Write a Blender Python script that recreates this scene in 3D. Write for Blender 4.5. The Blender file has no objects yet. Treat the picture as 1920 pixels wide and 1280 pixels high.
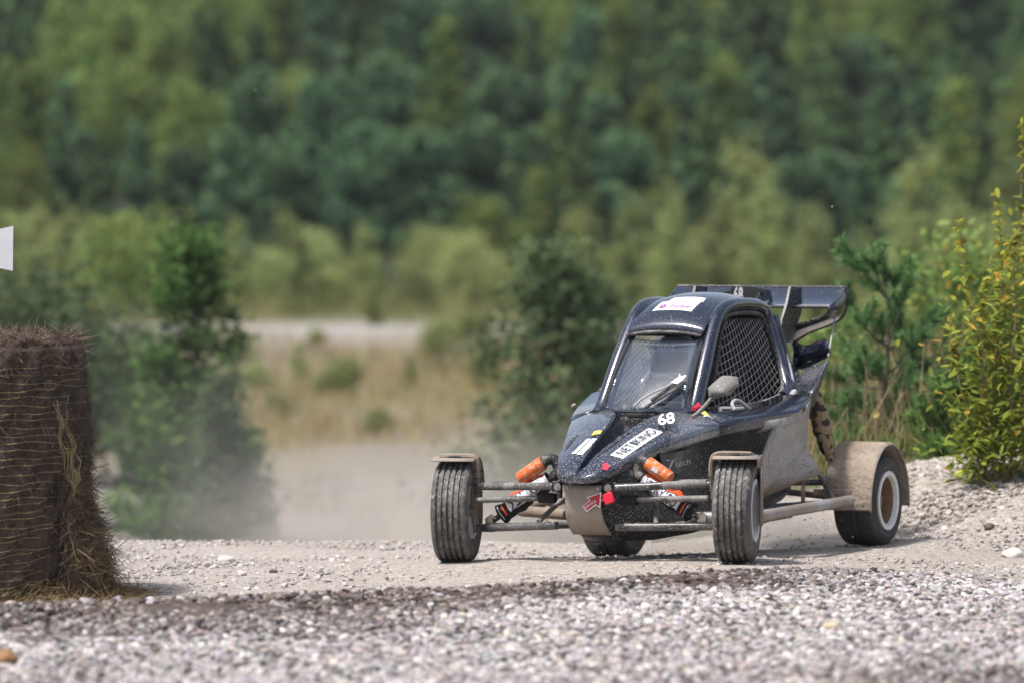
import bpy, bmesh, math, random
import numpy as np
from mathutils import Vector, Matrix, Euler, noise as mnoise

random.seed(7); rng = np.random.default_rng(7)
R = math.radians
scene = bpy.context.scene
col = scene.collection

# ------------------------------------------------------------------ camera
FPX, HY, CAMH = 10000.0, 375.0, 1.7            # focal length in photo pixels, horizon row, lens height
cam_data = bpy.data.cameras.new('camera')
cam = bpy.data.objects.new('camera', cam_data); col.objects.link(cam)
cam_data.sensor_width = 36.0
cam_data.lens = FPX / 1920 * 36.0
cam_data.clip_start = 0.5; cam_data.clip_end = 3000
cam.location = (0, 0, CAMH)
cam.rotation_euler = (R(90) - math.atan((640 - HY) / FPX), 0, 0)
cam_data.dof.use_dof = True
cam_data.dof.focus_distance = 25.1
cam_data.dof.aperture_fstop = 2.1
cam_data.dof.aperture_blades = 0
scene.camera = cam

# ------------------------------------------------------------------ sky, sun, exposure
SUN_EL, SUN_ROT = R(64), R(235)
world = bpy.data.worlds.new('World'); scene.world = world; world.use_nodes = True
wn = world.node_tree.nodes; wl = world.node_tree.links; wn.clear()
sky = wn.new('ShaderNodeTexSky'); sky.sky_type = 'NISHITA'; sky.sun_disc = False
sky.sun_elevation = SUN_EL; sky.sun_rotation = SUN_ROT
sky.air_density = 1.0; sky.dust_density = 4.0; sky.ozone_density = 1.0
hsv = wn.new('ShaderNodeHueSaturation'); hsv.inputs['Saturation'].default_value = 0.75
bg = wn.new('ShaderNodeBackground'); bg.inputs['Strength'].default_value = 0.105
wo = wn.new('ShaderNodeOutputWorld')
wl.new(sky.outputs[0], hsv.inputs['Color']); wl.new(hsv.outputs[0], bg.inputs['Color']); wl.new(bg.outputs[0], wo.inputs[0])
sd = Vector((math.sin(SUN_ROT) * math.cos(SUN_EL), math.cos(SUN_ROT) * math.cos(SUN_EL), math.sin(SUN_EL)))
sun_d = bpy.data.lights.new('sun', 'SUN'); sun_d.energy = 3.1; sun_d.angle = R(6); sun_d.color = (1.0, 0.955, 0.9)
sun = bpy.data.objects.new('sun', sun_d); col.objects.link(sun)
sun.rotation_euler = sd.to_track_quat('Z', 'Y').to_euler(); sun.location = (0, 0, 30)
vs = scene.view_settings
vs.view_transform = 'Standard'; vs.look = 'None'; vs.exposure = 0.75; vs.gamma = 1.0; vs.use_curve_mapping = False
scene.render.engine = 'CYCLES'
scene.cycles.use_denoising = True
scene.cycles.max_bounces = 6; scene.cycles.transparent_max_bounces = 12
scene.cycles.volume_bounces = 1; scene.cycles.volume_step_rate = 2.0
scene.cycles.caustics_reflective = False; scene.cycles.caustics_refractive = False

# ------------------------------------------------------------------ tagging and mesh helpers
def tag(o, label=None, cat=None, group=None, kind=None):
    if label: o['label'] = label
    if cat: o['category'] = cat
    if group: o['group'] = group
    if kind: o['kind'] = kind
    return o

def empty(name, loc=(0, 0, 0), rz=0.0):
    o = bpy.data.objects.new(name, None); col.objects.link(o)
    o.location = loc; o.rotation_euler = (0, 0, rz); o.empty_display_size = 0.1
    return o

def mk(name, V, F, mat=None, parent=None, smooth=True, ang=38):
    me = bpy.data.meshes.new(name)
    me.from_pydata([tuple(v) for v in V], [], [tuple(f) for f in F]); me.update()
    if smooth:
        me.shade_smooth()
        if ang: me.set_sharp_from_angle(angle=R(ang))
    o = bpy.data.objects.new(name, me); col.objects.link(o)
    if mat: me.materials.append(mat)
    if parent: o.parent = parent
    return o

def fixn(o):
    bm = bmesh.new(); bm.from_mesh(o.data); bmesh.ops.recalc_face_normals(bm, faces=bm.faces[:]); bm.to_mesh(o.data); bm.free(); return o

class MB:
    """collects shapes of ONE part, then builds them as one mesh"""
    def __init__(s): s.V = []; s.F = []
    def add(s, V, F):
        n = len(s.V); s.V += [Vector(v) for v in V]; s.F += [tuple(i + n for i in f) for f in F]; return s
    def tube(s, pts, r, n=10, caps=True, closed=False, flat=1.0):
        pts = [Vector(p) for p in pts]; m = len(pts)
        rr = r if isinstance(r, (list, tuple)) else [r] * m
        V = []; F = []
        t0 = (pts[1] - pts[0]).normalized()
        up = Vector((0, 0, 1)) if abs(t0.z) < 0.9 else Vector((1, 0, 0))
        nrm = t0.cross(up).normalized(); tp = t0
        for i, p in enumerate(pts):
            a = pts[i - 1] if (i > 0 or closed) else p
            b = pts[(i + 1) % m] if (i < m - 1 or closed) else p
            t = (b - a).normalized()
            q = tp.rotation_difference(t); nrm = (q @ nrm).normalized(); tp = t
            bi = t.cross(nrm).normalized()
            for k in range(n):
                a_ = 2 * math.pi * k / n
                V.append(p + (nrm * math.cos(a_) + bi * math.sin(a_) * flat) * rr[i])
        for i in range(m if closed else m - 1):
            j = (i + 1) % m
            for k in range(n):
                F.append((i * n + k, i * n + (k + 1) % n, j * n + (k + 1) % n, j * n + k))
        if caps and not closed:
            F.append(tuple(range(n - 1, -1, -1))); F.append(tuple((m - 1) * n + k for k in range(n)))
        return s.add(V, F)
    def box(s, c, size, rot=None):
        c = Vector(c); a = [x / 2 for x in size]
        V = [Vector((x * a[0], y * a[1], z * a[2])) for x in (-1, 1) for y in (-1, 1) for z in (-1, 1)]
        if rot is not None:
            Rm = Euler(rot).to_matrix() if not isinstance(rot, Matrix) else rot
            V = [Rm @ v for v in V]
        return s.add([v + c for v in V], [(0, 1, 3, 2), (4, 6, 7, 5), (0, 4, 5, 1), (2, 3, 7, 6), (0, 2, 6, 4), (1, 5, 7, 3)])
    def plate(s, poly, th, nrm=None):
        P = [Vector(p) for p in poly]; n = len(P)
        if nrm is None:
            nrm = Vector((0, 0, 0))
            for i in range(n): nrm += (P[i] - P[0]).cross(P[(i + 1) % n] - P[0])
            nrm.normalize()
        else: nrm = Vector(nrm).normalized()
        V = [p + nrm * th / 2 for p in P] + [p - nrm * th / 2 for p in P]
        F = [tuple(range(n)), tuple(range(2 * n - 1, n - 1, -1))] + [(i, i + n, (i + 1) % n + n, (i + 1) % n) for i in range(n)]
        return s.add(V, F)
    def lathe(s, prof, c, axis, n=40, closed=False):
        c = Vector(c); ax = Vector(axis).normalized()
        up = Vector((0, 0, 1)) if abs(ax.z) < 0.9 else Vector((1, 0, 0))
        e1 = ax.cross(up).normalized(); e2 = ax.cross(e1)
        V = []; F = []; m = len(prof)
        for r, x in prof:
            for k in range(n):
                a = 2 * math.pi * k / n
                V.append(c + ax * x + (e1 * math.cos(a) + e2 * math.sin(a)) * r)
        for i in range(m if closed else m - 1):
            j = (i + 1) % m
            for k in range(n): F.append((i * n + k, i * n + (k + 1) % n, j * n + (k + 1) % n, j * n + k))
        return s.add(V, F)
    def loft(s, secs, closed=False, caps=False):
        m = len(secs[0]); V = [Vector(p) for q in secs for p in q]; F = []
        for i in range(len(secs) - 1):
            for k in range(m if closed else m - 1):
                k2 = (k + 1) % m
                F.append((i * m + k, i * m + k2, (i + 1) * m + k2, (i + 1) * m + k))
        if caps: F.append(tuple(range(m - 1, -1, -1))); F.append(tuple((len(secs) - 1) * m + k for k in range(m)))
        return s.add(V, F)
    def mirror(s):
        n = len(s.V); s.V += [Vector((-v.x, v.y, v.z)) for v in s.V]; s.F += [tuple(i + n for i in reversed(f)) for f in s.F]; return s
    def flipx(s):
        s.V = [Vector((-v.x, v.y, v.z)) for v in s.V]; s.F = [tuple(reversed(f)) for f in s.F]; return s
    def build(s, name, mat=None, parent=None, smooth=True, ang=38, fix=True, solid=0.0, bevel=0.0, sub=0):
        o = mk(name, s.V, s.F, mat, parent, False)
        if fix: fixn(o)
        if smooth:
            o.data.shade_smooth()
            if ang: o.data.set_sharp_from_angle(angle=R(ang))
        if sub:
            m = o.modifiers.new('sub', 'SUBSURF'); m.levels = m.render_levels = sub
        if solid:
            m = o.modifiers.new('solid', 'SOLIDIFY'); m.thickness = solid; m.offset = 0
        if bevel:
            m = o.modifiers.new('bevel', 'BEVEL'); m.width = bevel; m.segments = 2; m.limit_method = 'ANGLE'; m.angle_limit = R(35); m.harden_normals = False
        return o

def spline(pts, n=24, closed=False):
    P = [Vector(p) for p in pts]; m = len(P); out = []
    segs = m if closed else m - 1
    for i in range(segs):
        p0 = P[i - 1] if (i > 0 or closed) else P[0] * 2 - P[1]
        p1 = P[i]; p2 = P[(i + 1) % m]
        p3 = P[(i + 2) % m] if (i + 2 < m or closed) else P[-1] * 2 - P[-2]
        k = max(2, n // segs)
        for j in range(k):
            t = j / k
            out.append(0.5 * (2 * p1 + (p2 - p0) * t + (2 * p0 - 5 * p1 + 4 * p2 - p3) * t * t + (3 * p1 - p0 - 3 * p2 + p3) * t ** 3))
    if not closed: out.append(P[-1])
    return out

def copy_tree(o, parent=None):
    c = o.copy(); col.objects.link(c); c.parent = parent
    for ch in list(o.children): copy_tree(ch, c)
    return c

# ------------------------------------------------------------------ materials
def ramp_node(nt, src, p0, p1, c0=(0, 0, 0, 1), c1=(1, 1, 1, 1)):
    r = nt.nodes.new('ShaderNodeMapRange'); r.inputs['From Min'].default_value = p0; r.inputs['From Max'].default_value = p1
    r.interpolation_type = 'SMOOTHSTEP'; nt.links.new(src, r.inputs['Value']); return r.outputs[0]

def noise_node(nt, co, scale, detail=3.0, rough=0.6, dist=0.0):
    n = nt.nodes.new('ShaderNodeTexNoise'); n.inputs['Scale'].default_value = scale
    n.inputs['Detail'].default_value = detail; n.inputs['Roughness'].default_value = rough; n.inputs['Distortion'].default_value = dist
    nt.links.new(co, n.inputs['Vector']); return n.outputs['Fac']

def mix_node(nt, fac, a, b):
    m = nt.nodes.new('ShaderNodeMix'); m.data_type = 'RGBA'
    if isinstance(fac, float): m.inputs['Factor'].default_value = fac
    else: nt.links.new(fac, m.inputs['Factor'])
    for i, v in ((6, a), (7, b)):
        if isinstance(v, (tuple, list)): m.inputs[i].default_value = (*v[:3], 1)
        else: nt.links.new(v, m.inputs[i])
    return m.outputs[2]

def math_node(nt, op, a, b=None):
    m = nt.nodes.new('ShaderNodeMath'); m.operation = op
    for i, v in enumerate((a, b)):
        if v is None: continue
        if isinstance(v, (int, float)): m.inputs[i].default_value = v
        else: nt.links.new(v, m.inputs[i])
    return m.outputs[0]

def M(name, base, rough=0.5, metal=0.0, vary=None, layers=(), bump=None, coat=0.0, spec=0.5, sheen=0.0):
    """layers: (colour, noise scale, lo, hi, roughness) laid over the base in order"""
    m = bpy.data.materials.new(name); m.use_nodes = True; nt = m.node_tree
    b = nt.nodes['Principled BSDF']
    tc = nt.nodes.new('ShaderNodeTexCoord').outputs['Object']
    c = None
    if vary:
        c = mix_node(nt, ramp_node(nt, noise_node(nt, tc, vary[1], 4), 0.3, 0.7), base, vary[0])
    else:
        rgb = nt.nodes.new('ShaderNodeRGB'); rgb.outputs[0].default_value = (*base, 1); c = rgb.outputs[0]
    rg = None
    for L in layers:
        f = ramp_node(nt, noise_node(nt, tc, L[1], L[5] if len(L) > 5 else 2.5), L[2], L[3])
        c = mix_node(nt, f, c, L[0])
        mm = nt.nodes.new('ShaderNodeMix'); mm.data_type = 'FLOAT'; nt.links.new(f, mm.inputs['Factor'])
        if rg is None: mm.inputs[2].default_value = rough
        else: nt.links.new(rg, mm.inputs[2])
        mm.inputs[3].default_value = L[4]; rg = mm.outputs[0]
    nt.links.new(c, b.inputs['Base Color'])
    if rg is None: b.inputs['Roughness'].default_value = rough
    else: nt.links.new(rg, b.inputs['Roughness'])
    b.inputs['Metallic'].default_value = metal; b.inputs['Specular IOR Level'].default_value = spec
    b.inputs['Coat Weight'].default_value = coat; b.inputs['Coat Roughness'].default_value = 0.08
    b.inputs['Sheen Weight'].default_value = sheen
    if bump:
        bn = nt.nodes.new('ShaderNodeBump'); bn.inputs['Strength'].default_value = bump[1]; bn.inputs['Distance'].default_value = bump[2] if len(bump) > 2 else 0.01
        nt.links.new(noise_node(nt, tc, bump[0], 5, 0.65), bn.inputs['Height']); nt.links.new(bn.outputs[0], b.inputs['Normal'])
    return m

DUST = (0.36, 0.33, 0.30); MUD = (0.25, 0.19, 0.14)
m_paint = M('black_paint', (0.013, 0.020, 0.045), 0.2, 0.5, None, [((0.25, 0.27, 0.31), 2.6, 0.30, 0.92, 0.30), (DUST, 8.0, 0.56, 0.9, 0.6), ((.55, .53, .5), 150, 0.60, 0.66, 0.8)], None, 1.0, 0.8)  # first layer: pale bluish film, dust plus reflected sky put into the colour
m_paint_clean = M('dark_gloss_paint', (0.012, 0.019, 0.044), 0.17, 0.5, None, [(DUST, 5.0, 0.6, 1.0, 0.5), (DUST, 150, 0.65, 0.70, 0.8)], None, 1.0, 0.8)
m_dusty = M('dusty_black', (0.012, 0.013, 0.016), 0.45, 0.0, None, [(DUST, 6.0, 0.5, 0.85, 0.8), (DUST, 140, 0.58, 0.66, 0.9)])
m_tub = M('speckled_black', (0.010, 0.011, 0.013), 0.4, 0.0, None, [((0.06, 0.058, 0.056), 5.0, 0.5, 1.0, 0.6), ((0.5, 0.48, 0.46), 120, 0.60, 0.65, 0.9)])
m_side = M('mud_dusted_panel', (0.42, 0.40, 0.375), 0.7, 0.0, ((0.27, 0.25, 0.235), 5), [((0.02, 0.02, 0.024), 4.0, 0.60, 0.74, 0.4), ((0.03, 0.03, 0.034), 95, 0.60, 0.67, 0.5)], (90, 0.3, 0.004))
m_mud = M('dried_mud', MUD, 0.9, 0.0, ((0.32, 0.26, 0.21), 7), [((0.14, 0.10, 0.075), 22, 0.6, 0.75, 0.95)], (45, 0.9, 0.012))
m_mudplate = M('mud_coated_plate', (0.235, 0.20, 0.165), 0.85, 0.0, ((0.30, 0.265, 0.225), 9), [((0.4, 0.37, 0.34), 120, 0.64, 0.7, 0.9)], (80, 0.3, 0.004))
m_fender = M('muddy_fender', (0.235, 0.185, 0.14), 0.9, 0.0, ((0.34, 0.285, 0.23), 6), [((0.16, 0.115, 0.08), 25, 0.6, 0.72, 0.95)], (38, 1.0, 0.015))
m_tube = M('dusty_tube', (0.25, 0.235, 0.215), 0.75, 0.0, ((0.06, 0.06, 0.062), 7), [((0.42, 0.40, 0.37), 90, 0.6, 0.68, 0.9)])
m_tube_blk = M('black_tube', (0.015, 0.016, 0.02), 0.28, 0.0, ((0.12, 0.115, 0.11), 6), [((0.36, 0.34, 0.32), 110, 0.57, 0.66, 0.85)])
m_tube_mud = M('mud_tube', (0.27, 0.22, 0.175), 0.85, 0.0, ((0.20, 0.16, 0.125), 12), (), (60, 0.6, 0.006))
m_rubber = M('dusty_rubber', (0.045, 0.044, 0.044), 0.7, 0.0, ((0.14, 0.13, 0.12), 16), [((0.25, 0.235, 0.22), 34, 0.52, 0.70, 0.9)], (60, 0.25, 0.004))
m_rubber_dk = M('dark_rubber', (0.022, 0.022, 0.023), 0.65, 0.0, ((0.05, 0.047, 0.045), 10), [((0.14, 0.13, 0.12), 30, 0.62, 0.75, 0.9)], (60, 0.2, 0.004))
m_rim = M('white_rim', (0.72, 0.72, 0.72), 0.4, 0.0, ((0.6, 0.59, 0.57), 12))
m_rust = M('muddy_rim_inside', (0.17, 0.095, 0.045), 0.8, 0.0, ((0.26, 0.17, 0.10), 16), (), (50, 0.6, 0.006))
m_metal = M('grey_metal', (0.45, 0.44, 0.42), 0.4, 0.8, ((0.3, 0.29, 0.27), 20))
m_orange = M('orange_anodised', (0.72, 0.16, 0.035), 0.4, 0.2, None, [((0.55, 0.40, 0.33), 60, 0.5, 0.68, 0.8)])
m_orfab = M('orange_cloth', (0.80, 0.09, 0.012), 0.8)
m_white = M('white_sticker', (0.80, 0.80, 0.80), 0.45)
m_whfab = M('white_cloth', (0.66, 0.66, 0.72), 0.85)
m_blkfab = M('black_cloth', (0.010, 0.010, 0.013), 0.9)
m_navy = M('navy_print', (0.012, 0.014, 0.045), 0.7)
m_ink = M('dark_print', (0.03, 0.04, 0.07), 0.6)
m_red = M('red_plastic', (0.70, 0.012, 0.045), 0.45)
m_redprint = M('red_print', (0.42, 0.02, 0.03), 0.6)
m_redtape = M('red_tape', (0.72, 0.03, 0.06), 0.5)
m_yellow = M('yellow_sticker', (0.72, 0.58, 0.12), 0.5)
m_purple = M('purple_print', (0.35, 0.08, 0.30), 0.6)
m_blueprint = M('blue_print', (0.10, 0.14, 0.35), 0.6)
m_lgrey = M('grey_print', (0.5, 0.52, 0.55), 0.6)
m_net = M('net_webbing', (0.36, 0.35, 0.34), 0.8)
m_int = M('interior_black', (0.012, 0.012, 0.014), 0.7)
m_sill = M('grey_sill', (0.33, 0.335, 0.36), 0.45, 0.0, ((0.42, 0.41, 0.40), 8))
m_mirror = M('dusty_mirror_shell', (0.11, 0.108, 0.108), 0.7, 0.0, ((0.19, 0.18, 0.17), 10), [((0.34, 0.32, 0.3), 130, 0.56, 0.66, 0.9)])

def glass_mat():
    m = bpy.data.materials.new('dusty_windscreen'); m.use_nodes = True; nt = m.node_tree; nt.nodes.clear()
    out = nt.nodes.new('ShaderNodeOutputMaterial')
    tr = nt.nodes.new('ShaderNodeBsdfTransparent'); tr.inputs[0].default_value = (0.82, 0.86, 0.92, 1)
    gl = nt.nodes.new('ShaderNodeBsdfGlossy'); gl.inputs['Roughness'].default_value = 0.015; gl.inputs[0].default_value = (0.9, 0.95, 1, 1)
    df = nt.nodes.new('ShaderNodeBsdfDiffuse'); df.inputs[0].default_value = (0.30, 0.37, 0.48, 1)
    lw = nt.nodes.new('ShaderNodeLayerWeight'); lw.inputs['Blend'].default_value = .5
    fz = math_node(nt, 'ADD', math_node(nt, 'MULTIPLY', math_node(nt, 'POWER', lw.outputs['Facing'], 3.0), .40), .065)
    tc = nt.nodes.new('ShaderNodeTexCoord').outputs['Object']
    m1 = nt.nodes.new('ShaderNodeMixShader'); m2 = nt.nodes.new('ShaderNodeMixShader')
    nt.links.new(fz, m1.inputs[0]); nt.links.new(tr.outputs[0], m1.inputs[1]); nt.links.new(gl.outputs[0], m1.inputs[2])
    f = ramp_node(nt, noise_node(nt, tc, 9, 5), 0.2, 0.9)
    f = math_node(nt, 'ADD', math_node(nt, 'MULTIPLY', f, 0.03), 0.015)
    sp = ramp_node(nt, noise_node(nt, tc, 200, 2), 0.68, 0.72)
    pass
    nt.links.new(f, m2.inputs[0]); nt.links.new(m1.outputs[0], m2.inputs[1]); nt.links.new(df.outputs[0], m2.inputs[2])
    nt.links.new(m2.outputs[0], out.inputs[0]); return m
m_glass = glass_mat()
# ------------------------------------------------------------------ terrain
TH = R(24); KX, KY = 0.3913, 25.0
WHEELS = dict(A=(-0.715, 0.0), B=(0.715, 0.0), C=(0.68, 1.85), D=(-0.68, 1.85))
def kart_xy(u, b): return KX + u * math.cos(TH) + b * math.sin(TH), KY - u * math.sin(TH) + b * math.cos(TH)
WZ = dict(A=-0.018, B=0.02, C=-0.009, D=-0.107)       # ground level under each wheel
cps = [(*kart_xy(*WHEELS[k]), WZ[k]) for k in 'ABCD']
cps += [(-2.5, 24, -.11), (-1.9, 23.4, -.11), (-1.5, 28, -.115), (0, 28.1, -.115), (-1.5, 26, -.10), (-3.6, 24, -.10), (-3.6, 28, -.10),
        (-5, 25, .0), (-5, 28, -.06), (2.0, 27, -.005), (2.5, 26, -.03), (2.3, 24, -.03), (3.2, 26, .02), (2.3, 29, .27), (3.1, 29, .31),
        (2.12, 28.4, .27), (2.46, 27.6, .21), (2.55, 26.6, .06), (2.28, 27.2, .10), (2.1, 26.8, .02), (3.4, 27.6, .22), (5, 29, .35), (5, 25, .05),
        (1.2, 28.5, -.08), (0.5, 28.8, -.14), (0, 23.8, -.05), (-1, 23.6, -.08), (1.5, 23.6, .0), (3.5, 23.5, 0), (5, 22, 0), (-5, 22, 0), (0, 22, 0), (2, 22, 0),
        (-5, 18, 0), (0, 18, 0), (5, 18, 0), (-5, 14, 0), (0, 14, 0), (5, 14, 0)]
CP = np.array(cps)
def _tps(d): return np.where(d > 1e-9, d * d * np.log(np.maximum(d, 1e-9)), 0)
_n = len(CP); _K = np.zeros((_n + 3, _n + 3)); _D = np.hypot(CP[:, None, 0] - CP[None, :, 0], CP[:, None, 1] - CP[None, :, 1])
_K[:_n, :_n] = _tps(_D); _K[:_n, _n] = 1; _K[:_n, _n + 1:] = CP[:, :2]; _K[_n, :_n] = 1; _K[_n + 1:, :_n] = CP[:, :2].T
_W = np.linalg.solve(_K + np.eye(_n + 3) * 1e-9, np.concatenate([CP[:, 2], [0, 0, 0]]))
def sstep(a, b, x): t = np.clip((x - a) / (b - a), 0, 1); return t * t * (3 - 2 * t)
def crest_y(x): return np.clip(22.95 + 0.75 * x, 19.5, 25)
def g(x, y):
    x = np.asarray(x, float); y = np.asarray(y, float); x, y = np.broadcast_arrays(x, y)
    xc = np.clip(x, -5, 5); yc = np.clip(y, 12, 29)
    z = _W[_n] + _W[_n + 1] * xc + _W[_n + 2] * yc
    for i in range(_n): z = z + _W[i] * _tps(np.hypot(xc - CP[i, 0], yc - CP[i, 1]))
    # foreground gravel ridge, highest on the left, running out to the right
    yc2 = crest_y(x); dz = y - yc2
    h = 0.065 + 0.055 * sstep(0.6, -2.2, x) - 0.045 * sstep(0.4, 1.7, x)
    prof = np.where(dz < 0, sstep(-3.2, -0.0, dz) * 0.75 + 0.25 * sstep(-1.0, 0, dz), 1 - sstep(0, 0.75, dz))
    z = z + h * prof * sstep(2.0, 1.2, x)
    # the pit behind the track, terrace, wooded slope
    far = np.interp(y, [28, 31, 36, 48, 92, 99, 128, 160, 210, 300, 600, 1500], [-.14, -.55, -1.25, -1.45, -1.45, -.72, -.6, 1.6, 6.2, 14, 40, 90])
    k = sstep(28.2, 30.5, y - np.clip((x - 1.35) * 16, 0, 14)) 
    z = z * (1 - k) + far * k
    return z
def fbm(x, y, f, seed=0, octv=4):
    out = np.zeros_like(x); amp = 1.0; r = np.random.default_rng(seed); tot = 0
    for o in range(octv):
        for _ in range(3):
            a = r.uniform(0, 6.283); p = r.uniform(0, 6.283); ff = f * r.uniform(.7, 1.4)
            out += amp * np.sin((x * math.cos(a) + y * math.sin(a)) * ff + p + 1.7 * np.sin((x * math.sin(a) - y * math.cos(a)) * ff * .7 + p * 2))
            tot += amp
        amp *= .55; f *= 2.1
    return out / tot * 2.2

ys = np.concatenate([np.arange(6, 16, .5), np.arange(16, 31, .075), np.arange(31, 60, .6), np.arange(60, 330, 3), np.array([340, 380, 450, 600, 900, 1500])])
ss = np.linspace(-1, 1, 181)
SY, SS = np.meshgrid(ys, ss, indexing='ij')
SX = SS * (3.2 + .1 * SY + .0006 * SY ** 2)
SZ = g(SX, SY) + fbm(SX, SY, 3.0, 3) * .010 * sstep(31, 28, SY) + fbm(SX, SY, .35, 5) * .10 * sstep(31, 45, SY)
SZ += fbm(SX, SY, 5.0, 9) * .03 * sstep(1.75, 2.2, SX) * sstep(26.6, 27.6, SY) * sstep(40, 30, SY)
nr, nc = SX.shape
V = np.stack([SX, SY, SZ], -1).reshape(-1, 3)
idx = np.arange(nr * nc).reshape(nr, nc)
Fq = np.stack([idx[:-1, :-1], idx[:-1, 1:], idx[1:, 1:], idx[1:, :-1]], -1).reshape(-1, 4)
ground = mk('ground', V.tolist(), Fq.tolist(), None, None, True, 0)
tag(ground, 'pale gravel track and the pit floor behind it', None, None, 'structure')
# soil colours: pale dusty track, dark brown ridge, grey gravel, dry grass, forest floor
def soil(x, y):
    x, y = np.broadcast_arrays(np.asarray(x, float), np.asarray(y, float))
    c = np.zeros(x.shape + (3,))
    def lay(k, colr):
        nonlocal c
        c = c * (1 - k[..., None]) + np.array(colr) * k[..., None]
    one = np.ones(x.shape)
    lay(one, (.40, .362, .328))
    n1 = fbm(x, y, 2.2, 11); n2 = fbm(x, y, .8, 12)
    lay(sstep(.1, .7, n1) * .35, (.30, .265, .24))
    dz = y - crest_y(x)
    fore = sstep(.55, .05, dz + n1 * .1) * sstep(2.6, 1.2, x) + sstep(24.2, 22.6, y + n2 * .4) * sstep(.6, 1.6, x)
    fore = np.clip(fore, 0, 1)
    lay(fore, (.115, .095, .088))
    band = sstep(-1.3, -.3, dz + n1 * .35) * sstep(.5, .12, dz) * sstep(2.3, .8, x)
    lay(np.clip(band, 0, 1), (.085, .062, .052))
    lay(sstep(1.9, 2.3, x) * sstep(26.5, 27.2, y) * sstep(-.2, .6, n1) * .5 * sstep(40, 30, y), (.27, .225, .19))
    pit = sstep(29, 31, y)
    lay(pit * sstep(1.9, 1.3, x - (y - 29) * .3), (.25, .225, .205))
    vg = sstep(29.0, 29.6, y + n1 * .3) * sstep(1.3, 1.9, x) * sstep(60, 45, y)
    lay(vg, (.13, .12, .06))
    gr = sstep(58, 66, y + n2 * 3) * sstep(92, 89, y)
    lay(gr * (.45 + .5 * sstep(-.3, .4, n2)), (.22, .185, .10))
    lay(sstep(90, 92, y) * sstep(99, 97.5, y), (.20, .165, .105))
    lay(sstep(89, 91, y) * sstep(99, 97.5, y) * sstep(-3.2, -4.2, x + n2 * .4) * sstep(-7, -6, x), (.27, .238, .195))
    lay(sstep(98.3, 98.9, y) * sstep(100.6, 100, y) * sstep(-.2, -1.0, x), (.34, .32, .30))
    lay(sstep(100.6, 103, y), (.15, .155, .075))
    lay(sstep(124, 132, y), (.035, .045, .025))
    return np.clip(c, 0, 1)
ca = ground.data.color_attributes.new('soil', 'FLOAT_COLOR', 'POINT')
cc = np.concatenate([soil(V[:, 0], V[:, 1]), np.ones((len(V), 1))], 1)
ca.data.foreach_set('color', cc.ravel().astype(np.float32))
def ground_mat():
    m = bpy.data.materials.new('gravel_ground'); m.use_nodes = True; nt = m.node_tree; b = nt.nodes['Principled BSDF']
    at = nt.nodes.new('ShaderNodeAttribute'); at.attribute_name = 'soil'
    tc = nt.nodes.new('ShaderNodeTexCoord').outputs['Object']
    n = noise_node(nt, tc, 38, 6, .7); v = ramp_node(nt, n, .3, .75)
    dk = nt.nodes.new('ShaderNodeMix'); dk.data_type = 'RGBA'; dk.blend_type = 'MULTIPLY'; dk.inputs['Factor'].default_value = 1
    gry = nt.nodes.new('ShaderNodeMapRange'); gry.inputs['To Min'].default_value = .5; gry.inputs['To Max'].default_value = 1.25; nt.links.new(v, gry.inputs[0])
    cmb = nt.nodes.new('ShaderNodeCombineColor')
    for i in range(3): nt.links.new(gry.outputs[0], cmb.inputs[i])
    nt.links.new(at.outputs['Color'], dk.inputs[6]); nt.links.new(cmb.outputs[0], dk.inputs[7]); nt.links.new(dk.outputs[2], b.inputs['Base Color'])
    b.inputs['Roughness'].default_value = .95; b.inputs['Specular IOR Level'].default_value = .2
    bn = nt.nodes.new('ShaderNodeBump'); bn.inputs['Strength'].default_value = .8; bn.inputs['Distance'].default_value = .012
    nt.links.new(n, bn.inputs['Height']); nt.links.new(bn.outputs[0], b.inputs['Normal']); return m
ground.data.materials.append(ground_mat())

# ------------------------------------------------------------------ loose gravel: a few stone shapes scattered by geometry nodes
def stone_mat(attr=True, colr=(.5, .48, .45)):
    m = bpy.data.materials.new('stone'); m.use_nodes = True; nt = m.node_tree; b = nt.nodes['Principled BSDF']
    tc = nt.nodes.new('ShaderNodeTexCoord').outputs['Object']
    n = ramp_node(nt, noise_node(nt, tc, 2.2 if attr else 30, 5, .65), .3, .75)
    if attr:
        at = nt.nodes.new('ShaderNodeAttribute'); at.attribute_type = 'INSTANCER'; at.attribute_name = 'tone'; c = at.outputs['Color']
    else:
        rgb = nt.nodes.new('ShaderNodeRGB'); rgb.outputs[0].default_value = (*colr, 1); c = rgb.outputs[0]
    mx = nt.nodes.new('ShaderNodeMix'); mx.data_type = 'RGBA'; mx.blend_type = 'MULTIPLY'; mx.inputs['Factor'].default_value = 1
    nt.links.new(c, mx.inputs[6]); nt.links.new(mix_node(nt, n, (.72, .70, .68), (1.08, 1.08, 1.08)), mx.inputs[7]); nt.links.new(mx.outputs[2], b.inputs['Base Color'])
    b.inputs['Roughness'].default_value = .85; b.inputs['Specular IOR Level'].default_value = .3; return m
m_stone = stone_mat()
def stone_mesh(seed, sub=2, amp=.28, flat=.62):
    r = np.random.default_rng(seed); bm = bmesh.new(); bmesh.ops.create_icosphere(bm, subdivisions=sub, radius=1)
    off = Vector(r.uniform(-50, 50, 3)); st = Vector((r.uniform(.9, 1.3), r.uniform(.7, 1.0), r.uniform(flat - .12, flat + .15)))
    for v in bm.verts:
        d = v.co.normalized(); k = 1 + amp * mnoise.noise(d * 1.3 + off) + amp * .5 * mnoise.noise(d * 3.1 + off)
        v.co = Vector((d.x * st.x, d.y * st.y, d.z * st.z)) * k
    me = bpy.data.meshes.new('stone_shape'); bm.to_mesh(me); bm.free(); me.shade_smooth(); return me
stone_shapes = []
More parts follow.
